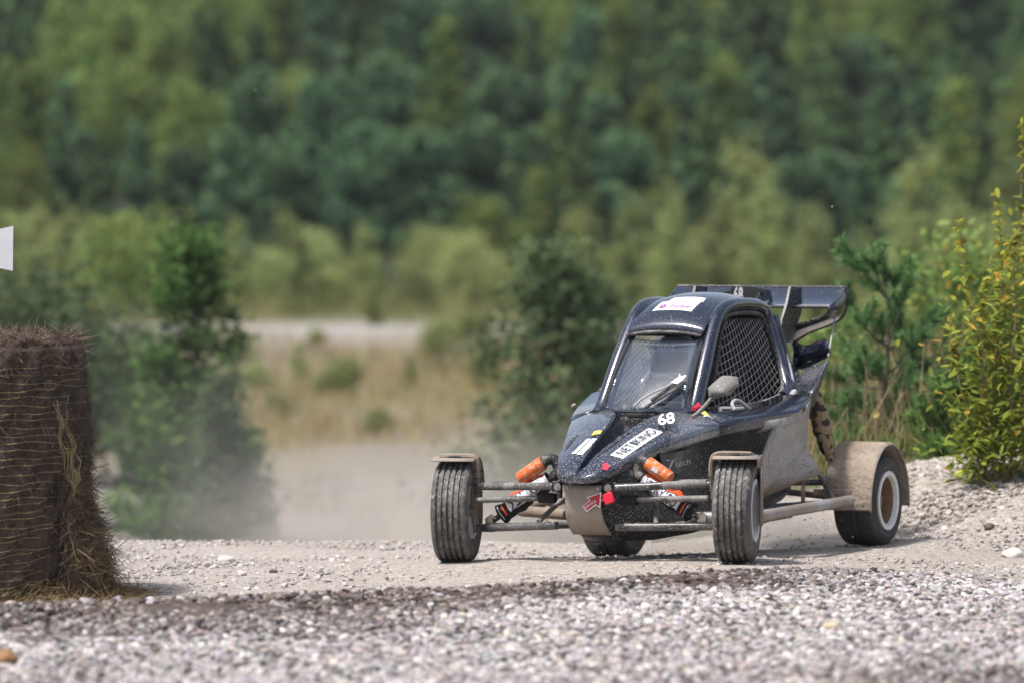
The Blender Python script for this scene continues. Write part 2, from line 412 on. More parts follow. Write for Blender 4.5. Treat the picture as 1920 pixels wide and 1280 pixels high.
for i in range(6):
    me = stone_mesh(100 + i, 1, .55, .66); me.shade_flat(); me.materials.append(m_stone)
    stone_shapes.append(bpy.data.objects.new('stone_shape', me))       # never linked to the scene: only shapes for the scatter

def scatter(name, P, S, ROT, TONE, label):
    me = bpy.data.meshes.new(name); me.from_pydata(P.tolist(), [], [])
    n = len(P)
    a = me.attributes.new('size', 'FLOAT', 'POINT'); a.data.foreach_set('value', S.astype(np.float32))
    a = me.attributes.new('spin', 'FLOAT_VECTOR', 'POINT'); a.data.foreach_set('vector', ROT.ravel().astype(np.float32))
    a = me.attributes.new('tone', 'FLOAT_COLOR', 'POINT'); a.data.foreach_set('color', np.concatenate([TONE, np.ones((n, 1))], 1).ravel().astype(np.float32))
    a = me.attributes.new('shape', 'INT', 'POINT'); a.data.foreach_set('value', np.random.default_rng(3).integers(0, len(stone_shapes), n).astype(np.int32))
    o = bpy.data.objects.new(name, me); col.objects.link(o); me.materials.append(m_stone)
    tag(o, label, None, None, 'stuff')
    ng = bpy.data.node_groups.new(name + '_scatter', 'GeometryNodeTree')
    ng.interface.new_socket('Geometry', in_out='INPUT', socket_type='NodeSocketGeometry'); ng.interface.new_socket('Geometry', in_out='OUTPUT', socket_type='NodeSocketGeometry')
    N = ng.nodes; L = ng.links
    gi = N.new('NodeGroupInput'); go = N.new('NodeGroupOutput'); ip = N.new('GeometryNodeInstanceOnPoints')
    ip.inputs['Pick Instance'].default_value = True
    gt = N.new('GeometryNodeGeometryToInstance')
    for so in reversed(stone_shapes):
        oi = N.new('GeometryNodeObjectInfo'); oi.inputs['Object'].default_value = so; oi.inputs['As Instance'].default_value = False
        L.new(oi.outputs['Geometry'], gt.inputs[0])
    def attr(nm, typ):
        q = N.new('GeometryNodeInputNamedAttribute'); q.data_type = typ; q.inputs['Name'].default_value = nm; return q.outputs['Attribute']
    L.new(gi.outputs[0], ip.inputs['Points']); L.new(gt.outputs[0], ip.inputs['Instance'])
    L.new(attr('shape', 'INT'), ip.inputs['Instance Index']); L.new(attr('size', 'FLOAT'), ip.inputs['Scale'])
    er = N.new('FunctionNodeEulerToRotation'); L.new(attr('spin', 'FLOAT_VECTOR'), er.inputs[0]); L.new(er.outputs[0], ip.inputs['Rotation'])
    L.new(ip.outputs[0], go.inputs[0])
    md = o.modifiers.new('scatter', 'NODES'); md.node_group = ng
    return o

def tones(n, r, dark=.15, warm=.3):
    k = r.random(n); base = np.clip(r.normal(.37, .11, n), .10, .70)
    t = base[:, None] * np.array([1.0, .960, .965]) * (1 + r.normal(0, .03, (n, 3)))
    w = r.random(n) < warm * .5; t[w] *= np.array([1.05, .95, .84])
    l = r.random(n) < .25; t[l] *= np.array([1.0, .95, 1.02])
    d = k < dark; t[d] = r.uniform(.05, .15, d.sum())[:, None] * np.array([1, .93, .9])
    wv = k > .93; t[wv] = r.uniform(.6, .74, wv.sum())[:, None] * np.array([1, .98, .95])
    return np.clip(t, .02, .8)
def stones_region(n, x0, x1, y0, y1, smin, smax, keep, seed, pw=2.2, sink=.25):
    r = np.random.default_rng(seed); x = r.uniform(x0, x1, n); y = r.uniform(y0, y1, n)
    q = r.random(n) < keep(x, y); x = x[q]; y = y[q]; n = len(x)
    s = smin + (smax - smin) * r.random(n) ** pw
    z = g(x, y) + s * (.5 - sink)
    rot = np.stack([r.uniform(-.5, .5, n), r.uniform(-.5, .5, n), r.uniform(0, 6.28, n)], 1)
    return np.stack([x, y, z], 1), s, rot, tones(n, r)
def foremask(x, y): return np.clip(sstep(.25, -.1, y - crest_y(x)) * sstep(2.6, 1.4, x) + sstep(24.3, 22.8, y) * sstep(.7, 1.6, x), 0, 1)
def fmask2(x, y):
    dz = y - crest_y(x); n1 = fbm(x, y, 2.2, 11)
    band = sstep(-1.3, -.2, dz + n1 * .4) * sstep(2.1, .8, x)
    patch = sstep(.1, .7, fbm(x, y, 1.3, 19)) * .55
    return foremask(x, y) * (1 - .6 * band) * (1 - patch * (1 - band))
S1 = stones_region(210000, -3.4, 3.6, 16.8, 24.6, .004, .022, fmask2, 21, 3.0)
dz = S1[0][:, 1] - crest_y(S1[0][:, 0]); n1 = fbm(S1[0][:, 0], S1[0][:, 1], 2.2, 11)
bd = np.clip(sstep(-1.25, -.1, dz + n1 * .4) * sstep(2.1, .8, S1[0][:, 0]) + .6 * sstep(.2, .8, fbm(S1[0][:, 0], S1[0][:, 1], 1.3, 19)), 0, 1)[:, None]
keepl = (np.random.default_rng(5).random(len(dz)) < .16)[:, None]
S1[3][:] = np.where(keepl, S1[3], S1[3] * (1 - bd * np.array([.58, .63, .66])))
scatter('foreground_gravel', *S1, 'loose grey gravel stones covering the foreground')
def trackmask(x, y): return (1 - foremask(x, y)) * (.35 + .65 * sstep(-.9, -2.2, x) * sstep(24.5, 26, y) + .6 * sstep(1.6, 2.3, x)) * sstep(29.5, 29, y)
S2 = stones_region(50000, -4, 4.2, 21.2, 29.4, .003, .015, lambda x, y: np.clip(trackmask(x, y), 0, 1), 22, 3.0, .42)
S2[3][:] = S2[3] * .5 + np.array([.42, .385, .355]) * .56
scatter('track_gravel', *S2, 'small pale stones strewn over the dusty track')
S3 = stones_region(16000, 1.75, 4.6, 26.6, 29.3, .004, .028, lambda x, y: sstep(26.4, 27.4, y), 23, 3.8, .46)
S3[3][:] = S3[3] * .45 + np.array([.42, .375, .33]) * .6
scatter('bank_rubble', *S3, 'pale rubble on the gravel bank by the bushes')
S4 = stones_region(380, -2.9, .2, 23.2, 28.0, .008, .028, lambda x, y: (1 - foremask(x, y)) * sstep(-.1, -1.2, x), 24, 2.4, .42)
S4[3][:] = np.clip(S4[3] * .5 + .3, 0, .7)
scatter('track_pebbles', *S4, 'rounded pale pebbles on the track beside the bale')

# a handful of stones that stand out singly
def single_stone(px, py, Y, rad, colr, label, seed, cat='stone'):
    x = (px - 960) / FPX * Y; o = bpy.data.objects.new('stone', stone_mesh(seed, 3, .3, .6)); col.objects.link(o)
    o.data.materials.append(stone_mat(False, colr)); o.location = (x, Y, float(g(x, Y)) + rad * .32); o.scale = (rad,) * 3
    o.rotation_euler = (0.1, .1, seed * 1.3); tag(o, label, cat); return o
single_stone(1560, 1185, 21.0, .034, (.52, .43, .31), 'largest yellowish stone lying in the blurred foreground gravel', 31)
single_stone(6, 1245, 19.4, .05, (.30, .17, .08), 'orange brown stone at the left edge of the foreground', 32)
single_stone(1900, 1020, 25.9, .055, (.62, .58, .53), 'big white flat stone at the right end of the track', 33)
single_stone(422, 1042, 26.6, .034, (.66, .62, .58), 'white rounded stone on the track right of the hay bale', 34)
single_stone(451, 1078, 25.2, .034, (.60, .57, .52), 'pale flat stone on the track nearest the hay bale', 35)
single_stone(512, 1073, 25.3, .02, (.09, .075, .07), 'small dark stone on the pale track between bale and kart', 36)
single_stone(1855, 982, 26.7, .03, (.16, .125, .10), 'brown stone on the slope below the yellow shrub', 37)
single_stone(870, 1139, 21.6, .03, (.22, .2, .2), 'grey round stone on the dark gravel ridge', 38)
# ------------------------------------------------------------------ the kart; local axes: u = to its left, b = backwards, w = up
kart = empty('racing_buggy', (KX, KY, 0), -TH)
tag(kart, 'black single seat off-road racing buggy, muddy, number 68, with orange shock absorbers', 'racing buggy')
cT, sT = math.cos(TH), math.sin(TH)
def ku(px, py, u):      # measured photo point at a known distance from the centre line
    r = (px - 960) / FPX; b = (r * (KY - u * sT) - KX - u * cT) / (sT - r * cT)
    return Vector((u, b, CAMH - (py - HY) / FPX * (KY - u * sT + b * cT)))
def kb(px, py, b):      # measured photo point at a known distance behind the front axle
    r = (px - 960) / FPX; u = (r * (KY + b * cT) - KX - b * sT) / (cT + r * sT)
    return Vector((u, b, CAMH - (py - HY) / FPX * (KY - u * sT + b * cT)))
def mx(p): return Vector((-p[0], p[1], p[2]))
def P(name, mb, mat, parent=None, **k): return mb.build(name, mat, parent or kart, **k)

# --- lettering
def text_verts(s, offset=0.0, width=1.0, sx=1.0):
    c = bpy.data.curves.new('txt', 'FONT'); c.body = s; c.align_x = 'LEFT'; c.offset = offset; c.size = 1; c.space_character = sx; c.resolution_u = 3
    o = bpy.data.objects.new('txt', c); me = bpy.data.meshes.new_from_object(o)
    V = [v.co.copy() for v in me.vertices]; Fs = [tuple(p.vertices) for p in me.polygons]
    bpy.data.objects.remove(o); bpy.data.curves.remove(c); bpy.data.meshes.remove(me)
    x0 = min(v.x for v in V); x1 = max(v.x for v in V); y0 = min(v.y for v in V); y1 = max(v.y for v in V)
    V = [((v.x - x0) / (x1 - x0), (v.y - y0) / (y1 - y0)) for v in V]
    return V, Fs
def lettering(name, s, fn, mat, parent=None, box=(0, 0, 1, 1), offset=0.0, sx=1.0):
    """fn maps (s, t) in the unit square of a sticker to a 3-D point"""
    V, Fs = text_verts(s, offset, 1, sx); a, b_, c, d = box
    o = mk(name, [fn(a + (c - a) * x, b_ + (d - b_) * y) for x, y in V], Fs, mat, parent or kart, False)
    return o
def sheet(name, fn, mat, parent=None, n=10, m=4):
    V = [fn(i / n, j / m) for j in range(m + 1) for i in range(n + 1)]
    Fs = [(j * (n + 1) + i, j * (n + 1) + i + 1, (j + 1) * (n + 1) + i + 1, (j + 1) * (n + 1) + i) for j in range(m) for i in range(n)]
    return mk(name, V, Fs, mat, parent or kart, True, 0)
def quadfn(bl, br, tr, tl, off=(0, 0, 0)):
    bl, br, tr, tl, off = map(Vector, (bl, br, tr, tl, off))
    return lambda s, t: (bl * (1 - s) + br * s) * (1 - t) + (tl * (1 - s) + tr * s) * t + off

# --- bonnet
ST = np.array([  # b, edge_u, edge_w, crest_u, crest_w, floor_w, band
    [-.225, .060, .415, .008, .424, .420, .020], [-.205, .098, .430, .010, .437, .431, .036], [-.12, .148, .462, .018, .480, .452, .044], [0, .190, .500, .032, .529, .480, .048],
    [.13, .228, .538, .050, .576, .506, .052], [.28, .276, .576, .072, .624, .532, .055], [.40, .320, .600, .098, .660, .568, .055], [.52, .360, .622, .135, .686, .622, .055], [.66, .412, .645, .205, .706, .672, .055]])
bb = np.linspace(-.225, .66, 60)
def cr(xs, x0, y0):     # Catmull-Rom resampling
    out = []
    for x in xs:
        i = int(np.clip(np.searchsorted(x0, x) - 1, 0, len(x0) - 2)); t = (x - x0[i]) / (x0[i + 1] - x0[i])
        m0 = (y0[i + 1] - y0[max(i - 1, 0)]) / (x0[i + 1] - x0[max(i - 1, 0)]); m1 = (y0[min(i + 2, len(x0) - 1)] - y0[i]) / (x0[min(i + 2, len(x0) - 1)] - x0[i])
        h = x0[i + 1] - x0[i]
        out.append((2 * t**3 - 3 * t**2 + 1) * y0[i] + (t**3 - 2 * t**2 + t) * h * m0 + (-2 * t**3 + 3 * t**2) * y0[i + 1] + (t**3 - t**2) * h * m1)
    return np.array(out)
HP = np.stack([cr(bb, ST[:, 0], ST[:, i]) for i in range(1, 7)], 1)
def hp(b): return [float(np.interp(b, bb, HP[:, i])) for i in range(6)]
def hood(u, b):
    eu, ew, cu, cw, fw, bd = hp(b); a = abs(u)
    if a <= cu:
        t = a / cu; t2 = min(1, max(0, (t - .35) / .6)); w = fw + (cw - fw) * (t2 * t2 * (3 - 2 * t2))
        w += .35 * (cw - fw) * max(0, 1 - abs(t - .0) / .16)
        return w
    t = min(1.15, (a - cu) / (eu - cu)); return cw + (ew - cw) * t ** 1.25 + .008 * math.sin(math.pi * min(t, 1)) * min(1, (b + .22) / .15) - (max(0, .10 - t) * .05)
def on_hood(px, py, lift=.0025):
    u = 0.1 if px > 1094 else -0.1; lo, hi = -.22, .66
    best = None
    for b in np.linspace(lo, hi, 400):
        q = kb(px, py, b)
        if abs(q.x) > hp(b)[0] * 1.1: continue
        e = q.z - hood(q.x, b)
        if best is None or abs(e) < best[0]: best = (abs(e), q)
        if best and e > 0.02 and best[0] < .003: pass
    q = best[1]; return (q.x, q.y)
def hoodfn(bl, br, tr, tl, lift=.003):
    c = [on_hood(*p) for p in (bl, br, tr, tl)]
    def f(s, t):
        u = (c[0][0] * (1 - s) + c[1][0] * s) * (1 - t) + (c[3][0] * (1 - s) + c[2][0] * s) * t
        b = (c[0][1] * (1 - s) + c[1][1] * s) * (1 - t) + (c[3][1] * (1 - s) + c[2][1] * s) * t
        return Vector((u, b, hood(u, b) + lift))
    return f
secs = []
for b in bb:
    eu, ew, cu, cw, fw, bd = hp(b)
    half = [(eu - .045, ew - bd - .012), (eu - .014, ew - bd - .006), (eu - .006, ew - bd + .004), (eu, ew - bd * .5), (eu - .002, ew - .008)]
    us = [eu - .008 - (eu - .008 - cu) * i / 12 for i in range(13)] + [cu * (1 - i / 12) for i in range(1, 12)]
    half += [(u, hood(u, b)) for u in us]
    sec = [Vector((u, b, w)) for u, w in half] + [Vector((0, b, hood(0, b)))] + [Vector((-u, b, w)) for u, w in reversed(half)]
    secs.append(sec)
mb = MB().loft(secs)
n = len(secs[0]); mb.F.append(tuple(range(n)))           # closes the nose tip
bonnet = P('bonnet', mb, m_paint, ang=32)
bonnet.data.materials.append(m_paint_clean)
for p in bonnet.data.polygons:
    c_ = p.center
    if len(p.vertices) == 4 and abs(c_.x) < hp(c_.y)[2] * .93 and c_.z > hp(c_.y)[4] - .02: p.material_index = 1  # darker dust-free paint in the groove, its dark reflections put into the colour

f = hoodfn((1144, 854), (1168, 861), (1243, 811), (1216, 803))
fn = lambda s, t: f(1 - t, s)                            # runs up the bonnet
fst = hoodfn((1168, 861), (1243, 811), (1216, 803), (1144, 854))
stk = sheet('sponsor_sticker', fst, m_white, None, 16, 4)
fst2 = hoodfn((1168, 861), (1243, 811), (1216, 803), (1144, 854), .0085)
lettering('lettering', 'NET', fst2, m_ink, stk, (.07, .18, .385, .84), .004, 1.05)
lettering('lettering', 'I', fst2, m_ink, stk, (.418, .18, .462, .84), .03)
lettering('lettering', 'KINO', fst2, m_ink, stk, (.49, .18, .95, .84), .004)
f68 = quadfn(kb(1235, 797, .30), kb(1266, 792, .31), kb(1264, 771, .45), kb(1232, 776, .43))
lettering('race_number', '68', f68, m_white, None, (0, 0, 1, 1), .022, 1.0)
fl = hoodfn((1092, 853), (1120, 823), (1101, 823), (1070, 853), .003)
ls = lettering('sponsor_lettering', 'IIIIIIIIIII', fl, m_white, None, (0, 0, 1, .5), .05, .9)
ls = lettering('sponsor_lettering', 'IIIIIIIIIIIII', fl, m_white, None, (.05, .62, 1, 1), .03, .8)
fy = hoodfn((1109, 817), (1125, 814), (1133, 806), (1114, 809), .003)
sheet('yellow_sticker', fy, m_yellow, None, 6, 3)
f7 = hoodfn((1128, 890), (1146, 884), (1142, 868), (1126, 873), .006)
mk('arrow_sticker', [f7(*q) for q in ((.2, 1), (.8, 1), (.8, .5), (1.05, .45), (.5, -.1), (0, .5), (.25, .55))], [tuple(range(7))], m_redtape, kart, False)
# dark air vents sunk beside the ridges
for sgn in (-1, 1):
    vq = [(sgn * u, b) for u, b in ((.168, .02), (.196, .10), (.206, .20), (.185, .22), (.166, .12))]
    mk('bonnet_vent', [Vector((u, b, hood(u, b) + .002)) for u, b in vq], [tuple(range(5))], m_tub, bonnet, False)
# slim black slots either side of the centre groove
for sgn in (-1, 1):
    q = [(sgn * u, b) for u, b in ((.026, -.12), (.075, .24), (.10, .26), (.088, .14))]
    V = []
    for i in range(13):
        t = i / 12; a = (q[0][0] + (q[1][0] - q[0][0]) * t, q[0][1] + (q[1][1] - q[0][1]) * t); c = (a[0] + sgn * .020 * math.sin(math.pi * min(1, t * .75 + .02)), a[1] + .004)
        V += [Vector((a[0], a[1], hood(*a) + .002)), Vector((c[0], c[1], hood(*c) + .002))]
    mk('bonnet_slot', V, [(2 * i, 2 * i + 1, 2 * i + 3, 2 * i + 2) for i in range(12)], m_tub, bonnet, False)

# scuttle below the windscreen
mb = MB()
secs = []
for i in range(13):
    u = -.2 + .4 * i / 12; k = 1 - (u / .2) ** 2
    secs.append([(u, .50 + .10 * (1 - k), .60), (u, .50 + .10 * (1 - k), .655), (u, .545 + .07 * (1 - k), .688), (u, .62, .695)])
P('scuttle', mb.loft(secs), m_dusty)

# --- windscreen
BL, TLc = Vector((-.205, .60, .690)), Vector((-.163, .895, 1.052))
def screen(s, t):
    u = (-.212 + .424 * s) * (1 - t) + (-.182 + .364 * s) * t
    k = 1 - (2 * s - 1) ** 2
    b = (.60 - .085 * k) * (1 - t) + (.872 - .012 * k) * t - .03 * math.sin(math.pi * t)
    w = .690 * (1 - t) + (1.034 - .014 * k) * t
    return Vector((u, b, w))
glass = sheet('windscreen', screen, m_glass, None, 16, 12)
m = glass.modifiers.new('solid', 'SOLIDIFY'); m.thickness = .003
# trim along the glass
for s_ in (0, 1): P('windscreen_trim', MB().tube([screen(s_, t / 10) + Vector((-.008 + .016 * s_, .01, 0)) for t in range(11)], .011, 8), m_int)
P('windscreen_trim', MB().tube([screen(s / 12, 0) for s in range(13)], .006, 6), m_int)

# --- cabin frame (roll cage tubes under glossy covers)
side = [(.243, .60, .665), (.236, .66, .72), (.226, .80, .905), (.214, .94, 1.075), (.214, 1.03, 1.152), (.220, 1.16, 1.187), (.224, 1.36, 1.190), (.228, 1.52, 1.176),
        (.238, 1.595, 1.135), (.285, 1.60, .99), (.345, 1.545, .86), (.392, 1.48, .765), (.40, 1.40, .735)]
sp = spline(side, 60)
rr = [.037 if p.y < 1.0 and p.z < 1.15 else .031 for p in sp]
rr = [.031 + .008 * max(0, min(1, (1.2 - p.z) / .25)) * max(0, min(1, (1.15 - p.y) / .2)) for p in sp]
for s in (1, -1):
    t = MB().tube(sp, rr, 14)
    P('door_frame', t if s > 0 else t.flipx(), m_paint_clean)
    inner = [(.235, .74, .72), (.218, .88, .93), (.208, 1.0, 1.085), (.213, 1.07, 1.130), (.217, 1.2, 1.148), (.222, 1.48, 1.14), (.232, 1.55, 1.10), (.28, 1.555, .97), (.345, 1.505, .83), (.37, 1.40, .745), (.345, 1.15, .712), (.285, .88, .70)]
    t = MB().tube([p + Vector((.012, 0, 0)) for p in spline(inner, 60, True)], .0125, 8, closed=True)
    P('window_rim', t if s > 0 else t.flipx(), m_dusty)
    # second dusty strap behind the front pillar
    t = MB().tube(spline([(.262, .80, .73), (.246, .90, .90), (.232, .99, 1.05), (.228, 1.06, 1.11)], 16), .016, 8, flat=.6)
    P('pillar_padding', t if s > 0 else t.flipx(), m_dusty)
    t = MB().tube(spline([(.262, 1.66, 1.13), (.315, 1.655, .97), (.375, 1.59, .84), (.42, 1.52, .755), (.46, 1.47, .735)], 24), .013, 8)
    P('rear_frame_edge', t if s > 0 else t.flipx(), m_paint_clean)
P('cross_bar', MB().tube([(-.20, .93, 1.055), (.20, .93, 1.055)], .016, 10), m_int)
P('rear_hoop', MB().tube(spline([(-.40, 1.62, .70), (-.33, 1.64, .9), (-.22, 1.66, 1.13), (0, 1.66, 1.17), (.22, 1.66, 1.13), (.33, 1.64, .9), (.40, 1.62, .70)], 36), .02, 10), m_int)

# --- roof
RS = np.array([[.855, 1.068, .190, 1.052], [.872, 1.096, .194, 1.074], [.93, 1.144, .198, 1.112], [1.02, 1.192, .203, 1.152], [1.12, 1.224, .206, 1.178], [1.25, 1.241, .207, 1.192], [1.40, 1.244, .206, 1.195], [1.56, 1.233, .200, 1.186], [1.62, 1.222, .196, 1.180]])
rb = np.linspace(.855, 1.62, 30); RP = np.stack([cr(rb, RS[:, 0], RS[:, i]) for i in (1, 2, 3)], 1)
def roof(u, b):
    wc, hu, we = [float(np.interp(b, rb, RP[:, i])) for i in range(3)]; t = min(1, abs(u) / hu); return we + (wc - we) * (1 - t ** 2.4)
secs = []
for b in rb:
    hu = float(np.interp(b, rb, RP[:, 1])); us = [hu * math.sin(math.pi / 2 * (i / 10)) for i in range(-10, 11)]
    secs.append([Vector((-hu + .004, b, roof(hu, b) - .03))] + [Vector((u, b, roof(u, b))) for u in us] + [Vector((hu - .004, b, roof(hu, b) - .03))])
roof_o = P('roof_panel', MB().loft(secs), m_paint_clean, solid=.006)
P('roof_lip', MB().tube([Vector((-.190 + .38 * i / 14, .853 - .008 * (1 - ((i - 7) / 7) ** 2), roof(-.190 + .38 * i / 14, .856) - .008)) for i in range(15)], .010, 8), m_dusty)
def on_roof(px, py):
    best = None
    for b in np.linspace(.86, 1.6, 400):
        q = kb(px, py, b); e = abs(q.z - roof(q.x, b)) + (1 if abs(q.x) > .2 else 0)
        if best is None or e < best[0]: best = (e, q.x, b)
    return best[1:]
def rooffn(*pts, lift=.004):
    c = [on_roof(*p) for p in pts]
    def f(s, t):
        u = (c[0][0] * (1 - s) + c[1][0] * s) * (1 - t) + (c[3][0] * (1 - s) + c[2][0] * s) * t
        b = (c[0][1] * (1 - s) + c[1][1] * s) * (1 - t) + (c[3][1] * (1 - s) + c[2][1] * s) * t
        return Vector((u, b, roof(u, b) + lift))
    return f
q = ((1223, 585), (1296, 586), (1316, 567), (1242, 568))
rs = sheet('roof_sticker', rooffn(*q), m_white, None, 12, 6)
f2 = rooffn(*q, lift=.010)
lettering('lettering', 'iFlower', f2, m_purple, rs, (.36, .12, .96, .44), .02, 1.15)
for k in range(5):
    a = k * 2 * math.pi / 5
    mk('flower_mark', [f2(.20 + .055 * math.cos(a) + .035 * math.cos(a + d), .27 + .13 * math.sin(a) + .09 * math.sin(a + d)) for d in np.linspace(0, 5.5, 7)], [tuple(range(7))], m_purple, rs, False)
mk('swoosh_mark', [f2(*p) for p in ((.25, .60), (.30, .56), (.9, .62), (.9, .64), (.33, .60), (.27, .68))], [tuple(range(6))], m_blueprint, rs, False)
q = ((1254, 566), (1318, 568), (1324, 561), (1266, 560))
sheet('roof_sticker', rooffn(*q), m_white, None, 12, 4)

P('firewall', MB().plate([(-.33, 1.60, .30), (.33, 1.60, .30), (.36, 1.62, .74), (.30, 1.64, .95), (.21, 1.645, 1.16), (-.21, 1.645, 1.16), (-.30, 1.64, .95), (-.36, 1.62, .74)], .006), m_int)
# --- window nets: one webbing net each side
def netP(s, t):
    fb, ft, bb_, bt = Vector((.262, .80, .700)), Vector((.214, 1.02, 1.125)), Vector((.372, 1.485, .765)), Vector((.228, 1.555, 1.115))
    p = (fb * (1 - s) + bb_ * s) * (1 - t) + (ft * (1 - s) + bt * s) * t
    p.z += (1 - t) * (-.035) * math.sin(math.pi * s) ; p.x += .02 * math.sin(math.pi * s) * math.sin(math.pi * t)
    return p
for sgn in (1, -1):
    mb = MB()
    def wire(p0, p1):
        pts = []
        for i in range(9):
            k = i / 8; s = p0[0] + (p1[0] - p0[0]) * k; t = p0[1] + (p1[1] - p0[1]) * k
            if 0 <= s <= 1 and 0 <= t <= 1: pts.append(netP(s, t))
        if len(pts) > 1: mb.tube(pts, .0016, 4, False)
    for i in range(-6, 24): wire((i / 17, 1), (i / 17 + .30, 0))
    for i in range(-8, 14): wire((0, i / 11), (1, i / 11 + .45))
    if sgn < 0: mb.flipx()
    P('window_net', mb, m_net, smooth=False)

# --- side pods: shelf with edge band, hollow side, dusty outer panel
SB = [(.60, .390, .637, .25, .690), (.75, .447, .654, .27, .697), (.90, .500, .668, .315, .700), (1.02, .54, .677, .355, .705), (1.14, .58, .686, .385, .716), (1.31, .583, .742, .41, .745), (1.44, .52, .765, .42, .75)]
for sgn in (1, -1):
    mb = MB(); secs = []
    for b, eu, ew, iu, iw in SB:
        bh = .055 if b < 1.2 else .03
        secs.append([Vector((eu - .06, b, ew - bh - .012)), Vector((eu - .008, b, ew - bh)), Vector((eu, b, ew - .012)), Vector((eu - .008, b, ew)), Vector(((eu + iu) / 2, b, (ew + iw) / 2 + .006)), Vector((iu, b, iw))])
    mb.loft(secs)
    if sgn < 0: mb.flipx()
    pod = P('side_pod_shelf', mb, m_paint_clean, solid=.006, ang=30)
    # outer panel
    V = [(.572, 1.14, .672), (.46, 1.0, .347), (.535, 1.00, .628), (.513, .985, .606), (.478, .93, .456), (.470, .90, .29), (.583, 1.315, .735), (.556, 1.33, .58), (.556, 1.335, .49), (.60, 1.37, .40), (.602, 1.375, .365), (.55, 1.30, .345), (.46, 1.08, .312), (.44, .93, .275)]
    Fs = [(0, 2, 3, 4, 1), (4, 5, 13, 12, 1), (0, 1, 8, 7, 6), (1, 12, 11, 10, 9, 8)]
    V = [Vector(v) if sgn > 0 else mx(v) for v in V]
    bm = bmesh.new(); vv = [bm.verts.new(v) for v in V]
    for f_ in Fs: bm.faces.new([vv[i] for i in f_])
    bmesh.ops.triangulate(bm, faces=bm.faces[:]); bmesh.ops.subdivide_edges(bm, edges=bm.edges[:], cuts=2, use_grid_fill=True)
    bmesh.ops.smooth_vert(bm, verts=[v for v in bm.verts if not v.is_boundary], factor=.35)
    bmesh.ops.recalc_face_normals(bm, faces=bm.faces[:])
    me = bpy.data.meshes.new('side_panel'); bm.to_mesh(me); bm.free(); me.shade_smooth(); me.set_sharp_from_angle(angle=R(25)); me.materials.append(m_side)
    o = bpy.data.objects.new('side_panel', me); col.objects.link(o); o.parent = kart
    m = o.modifiers.new('solid', 'SOLIDIFY'); m.thickness = .012; m.offset = -1 if sgn > 0 else -1
    # dusty upper band between shelf and hollow
    mb = MB().loft([[Vector((eu - .002, b, ew - .016)), Vector((eu - .006, b, ew - .06)), Vector((eu - .05, b, ew - .085))] for b, eu, ew, iu, iw in SB[2:5]])
    if sgn < 0: mb.flipx()
    P('side_band', mb, m_side, solid=.006)
    # underside lip
    mb = MB().loft([[(.602, 1.375, .365), (.45, 1.38, .33)], [(.55, 1.30, .345), (.40, 1.3, .29)], [(.46, 1.08, .312), (.33, 1.08, .22)], [(.44, .93, .275), (.30, .93, .18)]])
    if sgn < 0: mb.flipx()
    P('side_skirt', mb, m_mud, solid=.008)
q = [ku(1331, 779, .42), ku(1326, 782, .43), ku(1313, 778, .40), ku(1320, 775, .39)]
mk('yellow_sticker', [Vector((p.x, p.y, p.z + .012)) for p in (ku(1314, 779, .40), ku(1332, 785, .44), ku(1322, 774, .41))], [(0, 1, 2)], m_yellow, kart, False)
mk('warning_sticker', [p + Vector((0, 0, .006)) for p in (ku(1476, 743, .44), ku(1495, 749, .50), ku(1485, 740, .47))], [(0, 1, 2)], m_redtape, kart, False)
# sill loops behind the net
P('window_sill', MB().tube(spline([(.31, .80, .70), (.36, .98, .695), (.40, 1.15, .70), (.43, 1.35, .72), (.435, 1.47, .765)], 24), .014, 8, flat=.7), m_sill)
P('grab_loop', MB().tube(spline([ku(1378, 768, .40), ku(1373, 757, .38), ku(1378, 750, .37), ku(1388, 752, .38), ku(1400, 762, .40), ku(1410, 770, .41)], 30), .0085, 8), m_sill)

# --- tub under the bodywork
TS = [(-.105, .078, .19, .385), (-.03, .105, .125, .44), (.12, .155, .098, .48), (.35, .205, .092, .54), (.7, .255, .105, .60), (1.0, .295, .13, .645), (1.4, .33, .17, .69), (1.75, .31, .21, .66)]
secs = []
for b, hw, w0, w1 in TS:
    secs.append([(hw, b, w1), (hw + .012, b, (w0 + w1) / 2), (hw, b, w0 + .05), (hw - .05, b, w0), (0, b, w0 - .006), (-hw + .05, b, w0), (-hw, b, w0 + .05), (-hw - .012, b, (w0 + w1) / 2), (-hw, b, w1)])
mb = MB().loft(secs); n = len(secs[0]); mb.F.append(tuple(range(n))); mb.F.append(tuple((len(secs) - 1) * n + k for k in range(n)))
P('chassis_tub', mb, m_tub, ang=30)
# black plate with the maker's script
plq = [ku(1232, 851, .235), ku(1270, 845, .25), ku(1300, 838, .26), ku(1298, 872, .26), ku(1282, 893, .25), ku(1240, 880, .235)]
pl = P('side_plate', MB().plate([p + Vector((.012, 0, 0)) for p in plq], .004), m_dusty)
fn7 = quadfn(*[p + Vector((.0165, 0, 0)) for p in (ku(1245, 880, .238), ku(1290, 868, .253), ku(1289, 851, .253), ku(1243, 861, .236))])
lettering('lettering', '7', fn7, m_lgrey, pl, (0, -.1, .36, 1), .0)
lettering('lettering', 'tech', fn7, m_lgrey, pl, (.36, -.02, .98, .62), .0)
for k in range(3):
    mk('script_mark', [fn7(*p) for p in ((.80, .80 + .13 * k), (.97, .84 + .13 * k), (.97, .90 + .13 * k), (.80, .86 + .13 * k))], [(0, 1, 2, 3)], m_lgrey, pl, False)

